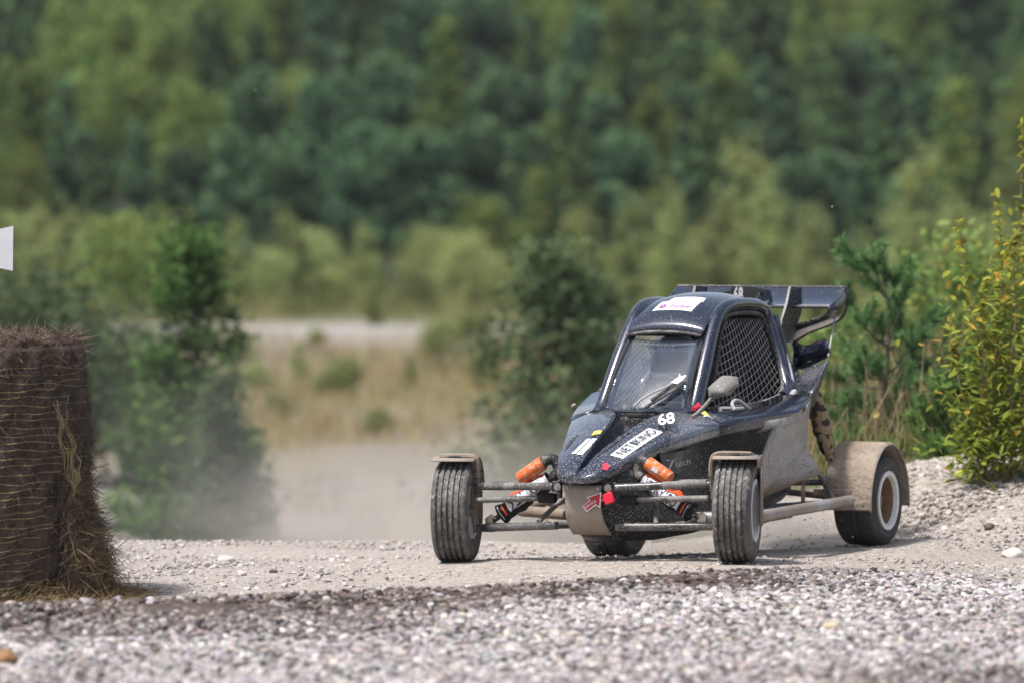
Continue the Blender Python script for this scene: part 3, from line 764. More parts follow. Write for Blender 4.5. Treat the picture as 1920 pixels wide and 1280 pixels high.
# --- nose plate, brackets, tow hook
secs = []
for t in np.linspace(0, 1, 9):
    b = -.158 + .02 * t + .14 * max(0, t - .55) ** 1.5 * 2.2; w = .372 - .236 * t; hw = .100 - .014 * min(1, t * 6) + .012 * t
    if t < .02: hw = .098
    secs.append([Vector((hw * s, b + .006 * s * s, w)) for s in np.linspace(-1, 1, 9)])
skid = P('nose_plate', MB().loft(secs), m_mudplate, solid=.005)
def skidfn(s, t):   # sticker frame on the plate
    return Vector((0.008 + .098 * s, -.157 + .01 * s, .300 + .055 * t))
ar = [(0.02, .10), (.40, .36), (.30, .62), (1.0, 1.0), (.98, -.02), (.76, .06), (.62, -.15), (.14, -.42)]
def arfn(s, t): return Vector((.006 + .085 * s, -.1615 + .004 * s * s, .298 + .040 * t))
A0 = [(.00, -.55), (.48, .12), (.30, .40), (1.0, .95), (.95, -.55), (.74, -.30), (.22, -1.10)]
mk('service_sticker', [arfn(*p) for p in A0], [tuple(range(len(A0)))], m_redprint, skid, False)
mk('sticker_edge', [arfn(s, t) + Vector((0, .0012, 0)) for s, t in [(-.05, -.56), (.42, .14), (.20, .44), (1.07, 1.10), (1.0, -.75), (.75, -.44), (.22, -1.25)]], [tuple(range(7))], m_white, skid, False)
lettering('lettering', 'SERVICE', quadfn(arfn(.15, -.92) + Vector((0, -.0012, 0)), arfn(.80, -.02) + Vector((0, -.0012, 0)), arfn(.70, .18) + Vector((0, -.0012, 0)), arfn(.05, -.66) + Vector((0, -.0012, 0))), m_white, skid, (0, 0, 1, 1), .0)
for sx in (-.078, 0, .078): P('bolt', MB().lathe([(.0001, -.004), (.006, -.004), (.007, 0)], (sx, -.154, .358), (0, 1, 0), 10), m_metal, skid)
for s in (1, -1):
    P('arm_bracket', MB().box((s * .125, -.135, .350), (.022, .03, .085)).box((s * .150, -.128, .362), (.03, .02, .05)), m_tub, bevel=.004)
    P('bolt', MB().lathe([(.0001, -.012), (.008, -.012), (.009, -.006), (.018, -.006), (.018, 0)], (s * .128, -.150, .362), (0, 1, 0), 14), m_metal)
tow = P('tow_strap', MB().box((.138, -.165, .315), (.050, .022, .052), (0, R(-22), 0)).box((.108, -.165, .305), (.018, .014, .014)), m_red, bevel=.006)
P('steering_boot', MB().lathe([(.020 + .006 * (i % 2), i * .0055) for i in range(16)], (.165, -.085, .305), (1, 0, 0), 16), m_int)
P('steering_boot', MB().lathe([(.020 + .006 * (i % 2), i * .0055) for i in range(16)], (-.165, -.085, .305), (-1, 0, 0), 16), m_int)

# --- front suspension; every tube is a part
WCZ = dict(A=.226, B=.264, C=.216, D=.118)
def arm(name, p, q, r, mat, n=12): return P(name, MB().tube([p, q], r, n), mat)
for s, wc in ((1, WCZ['B']), (-1, WCZ['A'])):
    def m3(u, b, w): return Vector((u * s, b, w))
    dz = wc - .245
    def tipped(p, q, r, mats):
        p, q = Vector(p), Vector(q); mid = p.lerp(q, .52)
        a = arm('upper_wishbone' if r > .0155 else 'tie_rod', p, mid, r, mats[0]); b_ = arm('wishbone_end', mid, q, r * 1.02, mats[1]); b_.parent = a
        return a
    tipped(m3(.155, -.128, .362), m3(.575, -.035, .368 + dz), .0185, (m_tube_blk, m_tube))
    P('rod_end', MB().tube([m3(.575, -.035, .368 + dz), m3(.625, -.02, .368 + dz)], .009, 8), m_metal)
    tipped(m3(.20, -.085, .305), m3(.60, -.07, .302 + dz), .0135, (m_tube_blk, m_tube))
    arm('lower_wishbone', m3(.15, -.11, .178), m3(.60, -.01, .168 + dz), .0195, m_tube_blk)
    arm('wishbone_leg', m3(.20, .42, .36), m3(.56, .03, .372 + dz), .014, m_tube)
    arm('wishbone_leg', m3(.185, .40, .155), m3(.52, .02, .175 + dz), .018, m_tube)
    arm('wishbone_brace', m3(.225, .20, .31), m3(.30, .02, .185), .012, m_tube)
    P('upright', MB().tube([m3(.61, .0, .145 + dz), m3(.625, .0, .25 + dz), m3(.625, -.01, .385 + dz)], .018, 8).tube([m3(.61, .0, .25 + dz), m3(.69, .0, .245 + dz)], .028, 10), m_tube_mud)
    P('shock_mount', MB().plate([m3(.52, .0, .15 + dz), m3(.56, .0, .15 + dz), m3(.565, .0, .215 + dz), m3(.535, .0, .235 + dz), m3(.515, .0, .215 + dz)], .02), m_mudplate, bevel=.003)
    # shock absorber in its printed cloth sleeve
    top, bot = m3(.185, .03, .425), m3(.525, .0, .205 + dz)
    ax = (bot - top); L = ax.length; ax.normalize()
    side_v = Vector((0, -1, 0)) - ax * (ax.y * -1); side_v.normalize(); upv = ax.cross(side_v) ; upv = upv if upv.z > 0 else -upv
    def sk(t, a, rad): return top + ax * (t * L) + (side_v * math.cos(a) + upv * math.sin(a)) * rad
    rad = lambda t: .045 + .004 * math.sin(t * 23) + .0025 * math.sin(t * 51 + 1)
    secs = [[sk(t, a, rad(t) * (1 + .03 * math.sin(a * 5 + t * 30))) for a in np.linspace(0, 2 * math.pi, 24, endpoint=False)] for t in np.linspace(.17, .88, 26)]
    shock = P('shock_absorber', MB().tube([top, top + ax * L * .2, top + ax * L * .201, top + ax * L * .86, top + ax * L * .861, top + ax * L * .9, top + ax * L * .901, bot], [.022, .022, .016, .016, .03, .03, .014, .014], 12), m_tub)
    sl = MB().loft(secs, closed=True, caps=True).build('cloth_sleeve', m_blkfab, shock)
    def band(t0, t1, a0, a1, lift, wav=0.0):
        def f(x, y):
            t = t0 + (t1 - t0) * x; a = a0 + (a1 - a0) * y + wav * math.sin(x * 9); return sk(t, a, rad(t) * (1 + .03 * math.sin(a * 5 + t * 30)) + lift)
        return f
    sheet('white_print', band(.20, .74, -.55, .72, .002, .08), m_whfab, sl, 24, 8)
    sheet('white_print', band(.17, .195, -.5, .85, .002), m_whfab, sl, 3, 8)
    sheet('orange_print', band(.17, .76, .78, 1.75, .0025, .1), m_orfab, sl, 24, 8)
    sheet('navy_edge', band(.19, .75, .70, .80, .003, .09), m_navy, sl, 24, 2)
    sheet('orange_print', band(.79, .805, -.6, .8, .0025), m_orfab, sl, 2, 8)
    sheet('white_print', band(.845, .85, -.8, .9, .0025), m_whfab, sl, 2, 8)
    if s > 0: lettering('lettering', 'OCTANTEK', lambda x, y: band(.70, .21, .62, -.45, .004)(x, y), m_navy, sl, (0, 0, 1, 1), .02)
    else: lettering('lettering', 'TOVTEK', lambda x, y: band(.23, .72, .62, -.45, .004)(x, y), m_navy, sl, (0, 0, 1, 1), .02)
    # reservoir with elbow
    off = upv * .082 + side_v * .022
    r0, r1 = top + ax * L * .10 + off, top + ax * L * .46 + off
    P('reservoir', MB().tube([r0 + (r1 - r0) * .03, r0 + (r1 - r0) * .06, r0 + (r1 - r0) * .95, r1], [.030, .034, .034, .030], 18), m_orange, shock, ang=30)
    P('reservoir_elbow', MB().tube(spline([top + ax * L * .12, top + ax * L * .02 + upv * .012, top + upv * .05 + off * .2, r0 - ax * .012 + off * 0, r0 + ax * .004], 14), .027, 12), m_dusty, shock)
    P('reservoir_label', MB().plate([r0 + (r1 - r0) * .35 + side_v * .0345 - upv * .008, r0 + (r1 - r0) * .6 + side_v * .0345 - upv * .008, r0 + (r1 - r0) * .6 + side_v * .0345 + upv * .010, r0 + (r1 - r0) * .35 + side_v * .0345 + upv * .010], .002), m_lgrey, shock) if s > 0 else None
    P('bolt', MB().lathe([(.0001, -.03), (.009, -.03), (.009, -.022), (.016, -.022), (.016, 0)], top, (0, 1, 0), 12), m_metal, shock)
    # mudguard on its strut
    st = 16
    gz = wc + .262
    def guard(u, b, w): # turned with the wheel
        c_, s_ = math.cos(R(16)), math.sin(R(16)); cu = .715 * s
        return Vector((cu + u * c_ - b * s_, u * s_ + b * c_, w))
    strut = P('mudguard_strut', MB().tube(spline([guard(-.10 * s if s > 0 else .10, -.02, wc + .02), guard(-.112 * s, -.06, wc + .14), guard(-.112 * s, -.075, wc + .225), guard(-.09 * s, -.075, gz), guard(0, -.07, gz + .004), guard(.07 * s, -.06, gz + .002)], 30), .016, 8, flat=.8), m_tube_mud)
    for k in range(5):
        zz = wc + .06 + k * .033
        P('wire_tie', MB().tube([guard(-.112 * s + .022 * math.cos(a), -.06 + .022 * math.sin(a), zz) for a in np.linspace(0, 6.28, 12)], .002, 4), m_int, strut)
    gp = [guard(x, y, w) for x, y, w in ((-.098, -.155, gz - .025), (.098, -.155, gz - .025), (.105, -.05, gz - .004), (.105, .06, gz - .008), (-.105, .06, gz - .008), (-.105, -.05, gz - .004))]
    mb = MB().loft([[guard(x, y, w) for x in (-.103, 0, .103)] for y, w in ((-.150, gz - .018), (-.10, gz - .008), (-.03, gz - .004), (.06, gz - .010), (.13, gz - .035), (.18, gz - .075), (.22, gz - .14))])
    P('mudguard', mb, m_mudplate, solid=.005)
    if s > 0:
        P('mudguard_skirt', MB().loft([[guard(.105, y, w) for y in (-.12, .0, .12)] for w in (gz - .008, gz - .06)]).loft([[guard(.105, .03, w), guard(.105, .16, w)] for w in (gz - .03, gz - .34)]), m_mud, solid=.004)
    P('mud_clod', MB().lathe([(.0001, .014), (.03, .012), (.06, .008), (.08, 0)], guard(0.01, -.02, gz), (0, 0, 1), 14), m_dusty)

# --- wheels
m_disc = M('mud_spattered_disc', (.36, .35, .34), .5, .4, ((.17, .10, .055), 14), [((.14, .08, .04), 30, .55, .65, .9)])
def wheel(name, u, b, w, Rr, wd, steer, outer, rear):
    root_c = Vector((u, b, w))
    wmat = m_rubber if not rear else m_rubber_dk
    hw = wd / 2; rim = .138
    # tyre profile from inner bead to outer bead
    prof = [(rim - .004, -hw * .78), (rim + .012, -hw * .90), (rim + .045, -hw * 1.0), (Rr - .045, -hw * 1.0), (Rr - .022, -hw * .95), (Rr - .008, -hw * .84)]
    edge = .74 * hw
    gro = [-.60, -.30, 0, .30, .60] if not rear else [-.12, .16]
    gd = .009 if not rear else .007; gw = .0042 if not rear else .004
    xs = []
    for q in gro: xs += [(q * hw - gw * 1.4, 0), (q * hw - gw, gd), (q * hw + gw, gd), (q * hw + gw * 1.4, 0)]
    crown = lambda x: Rr - .006 * (abs(x) / hw) ** 2
    prof += [(crown(-edge), -edge)] + [(crown(x) - d, x) for x, d in xs] + [(crown(edge), edge)]
    prof += [(Rr - .008, hw * .84), (Rr - .022, hw * .95), (Rr - .045, hw * 1.0), (rim + .045, hw * 1.0), (rim + .012, hw * .90), (rim - .004, hw * .78)]
    ax = Vector((math.cos(steer) * outer, math.sin(steer) * outer, 0))
    NS = 72
    wl_ = MB().lathe([(.0001, -.03), (.05, -.03), (.05, .03), (.0001, .03)], root_c, ax, 20).build(name, m_metal, kart)
    tyre = MB().lathe(prof, root_c, ax, NS).build('tyre', wmat, wl_, ang=50)
    if not rear:   # cross sipes on the ribs
        mb = MB()
        e1 = ax.cross(Vector((0, 0, 1))).normalized(); e2 = ax.cross(e1)
        for k in range(44):
            for x0, x1, sl_ in ((-.26, -.04, .16), (.04, .26, -.16), (-.72, -.64, .1), (.64, .72, -.1)):
                pts = []
                for t in (0, 1):
                    x = (x0 + (x1 - x0) * t) * hw; a = 2 * math.pi * (k + (.5 if x0 > 0 else 0)) / 44 + sl_ * (t - .5)
                    pts.append(root_c + ax * x + (e1 * math.cos(a) + e2 * math.sin(a)) * (crown(x) + .0004))
                tdir = ((pts[1] - pts[0]).cross((pts[0] - root_c))).normalized() * .0022
                mb.add([pts[0] - tdir, pts[0] + tdir, pts[1] + tdir, pts[1] - tdir], [(0, 1, 2, 3)])
        mb.build('tread_sipes', m_int, tyre, smooth=False, fix=False)['kind'] = 'stuff'
    rp = [(rim - .006, hw * .80), (rim + .004, hw * .86), (rim + .003, hw * .80), (rim - .004, hw * .78)]
    flange = [(rim + .002, hw * .78), (rim + .010, hw * .92), (rim + .008, hw * .99), (rim - .014, hw * .98), (rim - .020, hw * .80)]
    MB().lathe(flange, root_c, ax, 56).build('rim_flange', m_rim, wl_)
    dish = [(rim - .020, hw * .80), (rim - .026, hw * .3), (rim - .034, -hw * .05), (rim - .062, -hw * .12), (.055, hw * .0), (.045, hw * .12), (.02, hw * .15), (.0001, hw * .15)]
    MB().lathe(dish[:4], root_c, ax, 48).build('rim_barrel', m_rust if rear else m_rim, wl_)
    MB().lathe(dish[3:], root_c, ax, 48).build('rim_disc', m_disc if rear else m_rim, wl_)
    MB().lathe([(rim - .004, -hw * .78), (rim - .008, -hw * .9), (rim - .02, -hw * .85), (rim - .03, -hw * .2), (.05, -hw * .15), (.0001, -hw * .15)], root_c, ax, 48).build('rim_inside', m_rim if not rear else m_mud, wl_)
    e1 = ax.cross(Vector((0, 0, 1))).normalized(); e2 = ax.cross(e1)
    MB().tube([root_c + ax * hw * .1, root_c + ax * hw * .62], [.036, .026], 14).build('hub', m_rust if rear else m_metal, wl_)
    for k in range(4):
        a = k * math.pi / 2 + .5; c_ = root_c + (e1 * math.cos(a) + e2 * math.sin(a)) * .062
        MB().tube([c_ + ax * hw * -.02, c_ + ax * hw * .30], .011, 6).build('wheel_nut', m_rust if rear else m_metal, wl_)
    return wl_
wheel('front_wheel', -.715, 0, WCZ['A'], .244, .180, R(14), -1, False)
wheel('front_wheel', .715, 0, WCZ['B'], .244, .180, R(13.5), 1, False)
wheel('rear_wheel', .68, 1.85, WCZ['C'], .225, .225, 0, 1, True)
wheel('rear_wheel', -.68, 1.85, WCZ['D'], .225, .225, 0, -1, True)

# --- rear mudguards
for s, wc in ((1, WCZ['C']), (-1, WCZ['D'])):
    secs = []
    for a in np.linspace(-8, 188, 110):
        r_ = .272 + .014 * math.sin(R(a) * 1.0); 
        b = 1.85 - .275 * math.cos(R(a)); w = wc + r_ * math.sin(R(a))
        if a < 0: b = 1.85 - .275 - .004 * a / 8; w = wc + .27 * math.sin(R(a))
        row = []
        for i in range(41):
            u = .545 + .255 * i / 40; nv = Vector((u * 45, a * .09, s)); k_ = (mnoise.noise(nv) * .6 + mnoise.noise(nv * 2.3) * .5 + mnoise.noise(nv * .35)) * .0048 * (1 if 2 < i < 38 else 0) * float(sstep(118, 60, a))
            row.append(Vector((s * u, b - k_ * math.cos(R(a)), w + k_ * math.sin(R(a)) - (.016 if i == 0 else 0) - .006 * max(0, (i - 38)))))
        secs.append(row)
    o = P('rear_mudguard', MB().loft(secs), m_fender, solid=.007)
    P('guard_bracket', MB().box((s * .60, 1.555, wc + .05), (.19, .02, .032)), m_tube_mud, o, bevel=.004)
    # cloth covered rear shock with animal print
    arm('rear_strut', Vector((s * .44, 1.40, .60)), Vector((s * .62, 1.53, wc + .02)), .014, m_tube)
    arm('trailing_arm', Vector((s * .30, .95, .20)), Vector((s * .58, 1.80, wc - .01)), .02, m_tube_blk)
    arm('trailing_arm', Vector((s * .28, 1.30, .32)), Vector((s * .58, 1.78, wc + .09)), .016, m_tube_blk)
    P('anti_roll_link', MB().tube([Vector((s * .50, 1.42, .34)), Vector((s * .50, 1.42, .21))], [.011, .011], 8).tube([Vector((s * .50, 1.42, .345)), Vector((s * .50, 1.42, .325))], .02, 8).tube([Vector((s * .50, 1.42, .225)), Vector((s * .50, 1.42, .205))], .018, 8), m_tube_mud)
    arm('drive_shaft', Vector((s * .2, 1.85, .25)), Vector((s * .62, 1.85, wc)), .016, m_tube_mud)
    nb = spline([(s * .30, .36, .20), (s * .50, .44, .203), (s * .61, .52, .206), (s * .655, .9, .215), (s * .715, 1.50, .232)], 24)
    bar = P('side_bar', MB().tube(nb, .027, 14), M('side_bar_finish', (.36, .36, .38), .4, .3, ((.25, .20, .155), 3.5), [((.2, .155, .115), 30, .62, .72, .9)]) if s > 0 else m_tube_mud)
    P('bar_brace', MB().tube([(s * .48, .62, .105 + .03), (s * .655, .80, .21)], .014, 8).tube([(s * .30, .75, .13), (s * .66, .85, .20)], .018, 8), m_mud, bar)

lp = M('animal_print_cloth', (.30, .22, .13), .85, 0, None, [((.035, .028, .022), 26, .50, .56, .85, 1.0), ((.03, .025, .02), 7, .56, .66, .85)], (30, .5, .01))
for s, wc in ((1, WCZ['C']), (-1, WCZ['D'])):
    a0, a1 = kb(1524, 735, 1.62), kb(1558, 862, 1.66)
    pts = [a0.lerp(a1, t) for t in np.linspace(0, 1, 30)]
    rr = [(.036 + .012 * math.sin(min(1, t * 1.2) * math.pi) + .003 * math.sin(t * 26) + .0018 * math.sin(t * 47)) * (1 if t < .93 else .6) for t in np.linspace(0, 1, 30)]
    mb = MB().tube(pts, rr, 18)
    if s < 0: mb.flipx()
    P('rear_shock_sleeve', mb, lp)
    mb = MB().tube([a1, a1 + Vector((.01, 0, -.05))], .016, 8)
    if s < 0: mb.flipx()
    P('rear_shock_rod', mb, m_mud)

# --- engine cover and flares
secs = []
for b, hw, w0, w1 in ((1.655, .262, .72, 1.165), (1.78, .258, .74, 1.10), (1.92, .25, .74, 1.02), (2.08, .22, .70, .90), (2.2, .17, .64, .74)):
    sec = []
    for i in range(17):
        a = math.pi * i / 16; sec.append(Vector((hw * math.copysign(abs(math.cos(a)) ** .55, math.cos(a)), b, w0 + (w1 - w0) * math.sin(a) ** .6)))
    secs.append(sec)
P('engine_cover', MB().loft(secs), m_paint_clean, solid=.006, ang=50)
for s in (1, -1):
    # upper flare: cupped blade pointing outwards
    top_ = [ku(1488, 637, .252), kb(1500, 645, 1.93), kb(1514, 648, 1.91), kb(1530, 641, 1.89), kb(1545, 636, 1.87), kb(1554, 644, 1.85)]
    midp = [ku(1489, 660, .262), kb(1500, 664, 1.86), kb(1514, 662, 1.84), kb(1530, 656, 1.83), kb(1545, 651, 1.82), kb(1555, 655, 1.81)]
    botp = [ku(1492, 690, .27), kb(1503, 692, 1.88), kb(1516, 688, 1.86), kb(1532, 680, 1.85), kb(1546, 673, 1.84), kb(1555, 668, 1.83)]
    mb = MB().loft([spline(top_, 20), spline([a.lerp(b, .5) + Vector((0, -.02, 0)) for a, b in zip(top_, midp)], 20), spline(midp, 20), spline([a.lerp(b, .5) + Vector((0, .02, 0)) for a, b in zip(midp, botp)], 20), spline(botp, 20)])
    if s < 0: mb.flipx()
    P('upper_flare', mb, m_paint_clean, solid=.008)
    e0 = [ku(1490, 733, .425), kb(1500, 706, 1.66), kb(1509, 690, 1.78)]
    e1 = [ku(1507, 736, .50), kb(1525, 705, 1.66), kb(1535, 680, 1.78)]
    e2 = [ku(1522, 737, .565), kb(1543, 705, 1.60), kb(1554, 673, 1.74)]
    mb = MB().loft([spline(e0, 10), spline([a + Vector((0, .03, -.01)) for a in e1], 10), spline(e2, 10)])
    if s < 0: mb.flipx()
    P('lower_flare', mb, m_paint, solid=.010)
    mb = MB().loft([spline([ku(1484, 728, .41), kb(1486, 690, 1.66), ku(1489, 655, .262)], 12), spline([p for p in e0[:2]] + [ku(1493, 690, .27)], 12)])
    if s < 0: mb.flipx()
    P('flare_root', mb, m_paint_clean, solid=.006)
    mb = MB().plate([ku(1519, 741, .56), ku(1522, 737, .565), kb(1554, 674, 1.74), kb(1551, 690, 1.74), ku(1526, 752, .56), ku(1520, 770, .55)], .006)
    if s < 0: mb.flipx()
    P('flare_edge', mb, m_dusty)

# --- rear wing: upper blade, lower drooping blade, flat ends
W2 = .452
secs = []
for i in range(25):
    u = -W2 + 2 * W2 * i / 24
    ch = [(1.905, 1.166), (1.912, 1.176), (1.98, 1.190), (2.06, 1.220), (2.138, 1.262), (2.145, 1.257), (2.07, 1.206), (1.98, 1.174), (1.912, 1.158)]
    secs.append([Vector((u, b, w)) for b, w in ch])
wing = P('rear_wing', MB().loft(secs, closed=True, caps=True), m_paint_clean)
P('wing_rim', MB().tube([(-W2, 2.141, 1.262), (W2, 2.141, 1.262)], .008, 8), m_dusty, wing)
P('wing_rim', MB().tube([(-W2 + .01, 1.907, 1.166), (W2 - .01, 1.907, 1.166)], .008, 8), m_dusty, wing)
for s in (1, -1):
    A_ = spline([Vector((W2 - .004, 1.905, 1.170)), Vector((W2, 1.905, 1.150)), kb(1554, 586, 1.91), kb(1543, 594, 1.915), kb(1520, 602, 1.92), kb(1495, 610, 1.93), kb(1480, 615, 1.94), kb(1462, 622, 1.95)], 36)
    B_ = spline([Vector((W2 + .004, 2.143, 1.262)), Vector((W2 + .010, 2.143, 1.215)), kb(1585, 583, 2.13), kb(1576, 598, 2.12), kb(1552, 610, 2.10), kb(1520, 622, 2.08), kb(1500, 634, 2.07), kb(1484, 646, 2.06)], 36)
    mb = MB().loft([A_, [a.lerp(b, .33) + Vector((.004, 0, -.006)) for a, b in zip(A_, B_)], [a.lerp(b, .66) + Vector((.004, 0, -.006)) for a, b in zip(A_, B_)], B_])
    if s < 0: mb.flipx()
    end = P('wing_end_loop', mb, m_paint_clean, wing, solid=.014)
    for edge in (A_, B_):
        mb = MB().tube(edge, .009, 8)
        if s < 0: mb.flipx()
        P('loop_rim', mb, m_dusty, end)
    mb = MB().plate([ku(*q, .255) for q in ((1481, 537), (1501, 540), (1501, 586), (1494, 606), (1480, 642), (1460, 642), (1465, 600), (1474, 571))], .012, (1, 0, 0))
    if s < 0: mb.flipx()
    P('wing_strut', mb, m_tub, wing)
    mb = MB().tube([kb(1566, 592, 2.02), kb(1558, 640, 1.93), kb(1553, 668, 1.80)], .0045, 6)
    if s < 0: mb.flipx()
    P('stay_rod', mb, m_sill, wing)
brd = P('number_board', MB().plate([kb(*q, 1.885) for q in ((1374, 537), (1420, 540), (1442, 544), (1412, 572), (1355, 570))], .008), m_int)
nb = quadfn(kb(1375, 566, 1.874), kb(1394, 566, 1.874), kb(1393, 538, 1.874), kb(1376, 537, 1.874))
lettering('race_number', '68', nb, m_lgrey, brd, (0, 0, 1, 1), .03)
for s in (1, -1):
    mb = MB().plate([ku(*q, .10) for q in ((1412, 572), (1425, 548), (1442, 544), (1448, 560))], .008, (1, 0, 0))
    if s < 0: mb.flipx()
    P('board_gusset', mb, m_paint_clean, brd)
# rivets along the bodywork edge
for s in (1, -1):
    for b, eu, ew, iu, iw in [(x, *[float(np.interp(x, [q[0] for q in SB], [q[k] for q in SB])) for k in (1, 2, 3, 4)]) for x in (.66, .78, .92, 1.06, 1.2)]:
        P('rivet', MB().lathe([(.0001, .004), (.005, .003), (.007, 0)], (s * (eu - .002), b, ew - .03), (s, 0, 0), 10), m_metal)
    for b in (-.08, .06, .2, .34, .48):
        eu, ew, *_r, bd = hp(b)
        P('rivet', MB().lathe([(.0001, .004), (.004, .003), (.006, 0)], (s * (eu - .002), b, ew - bd * .5), (s, -.3, 0), 10), m_metal)

# --- mirror, wiper, small fittings
def mirror_part(flip):
    a = MB()
    c = [ku(1330, 727, .36), ku(1357, 703, .40), ku(1382, 706, .46), ku(1383, 722, .48), ku(1366, 741, .46), ku(1332, 745, .37)]
    front = [p + Vector((0, -.025, 0)) for p in c]; ctr = sum(front, Vector()) / 6
    front2 = [ctr + (p - ctr) * .62 + Vector((0, -.03, .006)) for p in front]; back = [p + Vector((0, .03, 0)) for p in c]
    a.loft([back, front, front2], closed=True, caps=True)
    if flip: a.flipx()
    o = P('side_mirror', a, m_mirror, bevel=.008, ang=45)
    t = MB().tube(spline([ku(1337, 742, .37), ku(1322, 760, .345), ku(1308, 774, .32), ku(1298, 781, .30)], 14), [.016 - .006 * min(1, i / 8) for i in range(13)][:1] * 13, 10) if False else MB().tube(spline([ku(1337, 742, .37), ku(1322, 760, .345), ku(1308, 774, .32), ku(1298, 781, .30)], 12), .0095, 10)
    if flip: t.flipx()
    P('mirror_arm', t, m_mirror, o)
    gl_ = MB().loft([[p + Vector((0, .031, 0)) for p in c], [ctr + (p - ctr) * .9 + Vector((0, .058, 0)) for p in c]], closed=True, caps=True)
    return o
mirror_part(False)
P('red_switch', MB().tube([ku(1301, 766, .265), ku(1309, 762, .275), ku(1313, 763, .28)], [.012, .011, .013], 10).tube([ku(1309, 762, .275), ku(1310, 755, .275)], .008, 8), m_redtape)
def onscr(px, py, lift=.03):
    best = None
    for i in range(41):
        for j in range(41):
            q = screen(i / 40, j / 40); e = kb(px, py, q.y); d = (e - q).length
            if best is None or d < best[0]: best = (d, q)
    return best[1] + Vector((0, -lift, lift * .6))
w0 = onscr(1194, 786); w1 = onscr(1290, 716)
wp = P('wiper', MB().tube([onscr(1212, 776, .03), onscr(1250, 748, .035), onscr(1290, 724, .03)], .008, 6).tube([onscr(1228, 758, .04), onscr(1262, 735, .04), onscr(1284, 722, .035)], .0075, 6), m_dusty)
P('wiper_hose', MB().tube(spline([w0 + Vector((0, 0, -.01)), onscr(1196, 770, .045), onscr(1210, 758, .05), onscr(1236, 746, .05), onscr(1258, 735, .05), onscr(1270, 726, .045)], 24), .0055, 8), m_net, wp)
P('wiper_joint', MB().plate([onscr(1266, 727, .05), onscr(1279, 716, .05), onscr(1281, 712, .05), onscr(1284, 717, .05), onscr(1298, 715, .05), onscr(1299, 719, .05), onscr(1288, 723, .05), onscr(1276, 732, .05)], .006), m_white, wp)
P('wiper_motor', MB().box((-.0 + .02, .53, .672), (.14, .05, .022)), m_int, bevel=.006)

# --- cockpit: dash, steering wheel, seat
P('dashboard', MB().box((0, .70, .655), (.40, .10, .05), (R(-12), 0, 0)), m_int, bevel=.012)
dashc = [(-.10 + .035 * k, .665 + .004 * k, .685 + .008 * k) for k in range(5)]
for k, c in enumerate(dashc[:4]): P('dash_tube', MB().tube([Vector(c), Vector(c) + Vector((-.02, -.005, .035))], .005, 6), m_sill)
P('steering_wheel', MB().tube([Vector((.13 * math.cos(a), .86 + .05 * math.sin(a) * .5, .72 + .12 * math.sin(a))) for a in np.linspace(0, 2 * math.pi, 28, endpoint=False)], .014, 8, closed=True).tube([(-.12, .86, .72), (.12, .86, .72)], .012, 6), m_int)
secs = []
for b, w, hw in ((1.05, .30, .20), (1.18, .26, .21), (1.34, .30, .22), (1.42, .50, .23), (1.46, .75, .22), (1.49, .98, .13), (1.50, 1.08, .11)):
    secs.append([Vector((-hw, b - .06, w + .05)), Vector((-hw * .8, b, w)), Vector((0, b + .01, w)), Vector((hw * .8, b, w)), Vector((hw, b - .06, w + .05))])
P('seat', MB().loft(secs), m_int, solid=.02, sub=1)
P('belt', MB().plate([(.10, 1.40, .80), (.14, 1.40, .80), (.12, 1.27, .62), (.09, 1.27, .62)], .004), m_redtape)

# ------------------------------------------------------------------ driver
def skin_body(name, joints, edges, mat, parent=None, sub=2):
    me = bpy.data.meshes.new(name); me.from_pydata([j[0] for j in joints], edges, []); me.update()
    o = bpy.data.objects.new(name, me); col.objects.link(o); me.materials.append(mat)
    o.modifiers.new('skin', 'SKIN'); lay = me.skin_vertices[0] if me.skin_vertices else None
    for i, j in enumerate(joints):
        me.skin_vertices[0].data[i].radius = (j[1], j[1] if len(j) < 3 else j[2])
    me.skin_vertices[0].data[0].use_root = True
    s_ = o.modifiers.new('sub', 'SUBSURF'); s_.levels = s_.render_levels = sub
    for m_ in o.modifiers:
        if m_.type == 'SKIN': m_.use_smooth_shade = True
    if parent: o.parent = parent
    return o
driver = empty('person', (KX, KY, 0), -TH)
tag(driver, 'driver in dark suit and full face helmet, seated behind the windscreen', 'person')
DX = -.03
J = [((.02, 1.28, .36), .15, .12), ((.02, 1.30, .52), .15, .11), ((.02, 1.31, .68), .17, .11), ((-.01, 1.22, .76), .07), ((-.02, 1.12, .83), .06),
     ((.19, 1.29, .71), .07), ((.23, 1.14, .58), .052), ((.125, .93, .70), .04), ((.11, .88, .72), .04),
     ((-.15, 1.29, .71), .07), ((-.19, 1.14, .58), .052), ((-.125, .93, .70), .04), ((-.11, .88, .72), .04),
     ((.12, 1.20, .34), .085), ((.14, .82, .48), .07), ((.11, .45, .30), .05), ((.11, .36, .32), .04),
     ((-.08, 1.20, .34), .085), ((-.13, .82, .48), .07), ((-.10, .45, .30), .05), ((-.10, .36, .32), .04)]
E = [(0, 1), (1, 2), (2, 3), (3, 4), (2, 5), (5, 6), (6, 7), (7, 8), (2, 9), (9, 10), (10, 11), (11, 12), (0, 13), (13, 14), (14, 15), (15, 16), (0, 17), (17, 18), (18, 19), (19, 20)]
skin_body('body', J, E, m_int, driver)
hc = Vector((-.025, 1.06, .905))
def helm(th, ph, k=1.0):   # th around, ph up
    d = Vector((math.cos(ph) * math.sin(th), -math.cos(ph) * math.cos(th), math.sin(ph)))
    r = Vector((.122, .148, .150)); p = Vector((d.x * r.x, d.y * r.y, d.z * r.z)) * k
    if ph < 0: p.y -= .028 * (-ph / 1.2) * max(0, math.cos(th))
    return hc + p
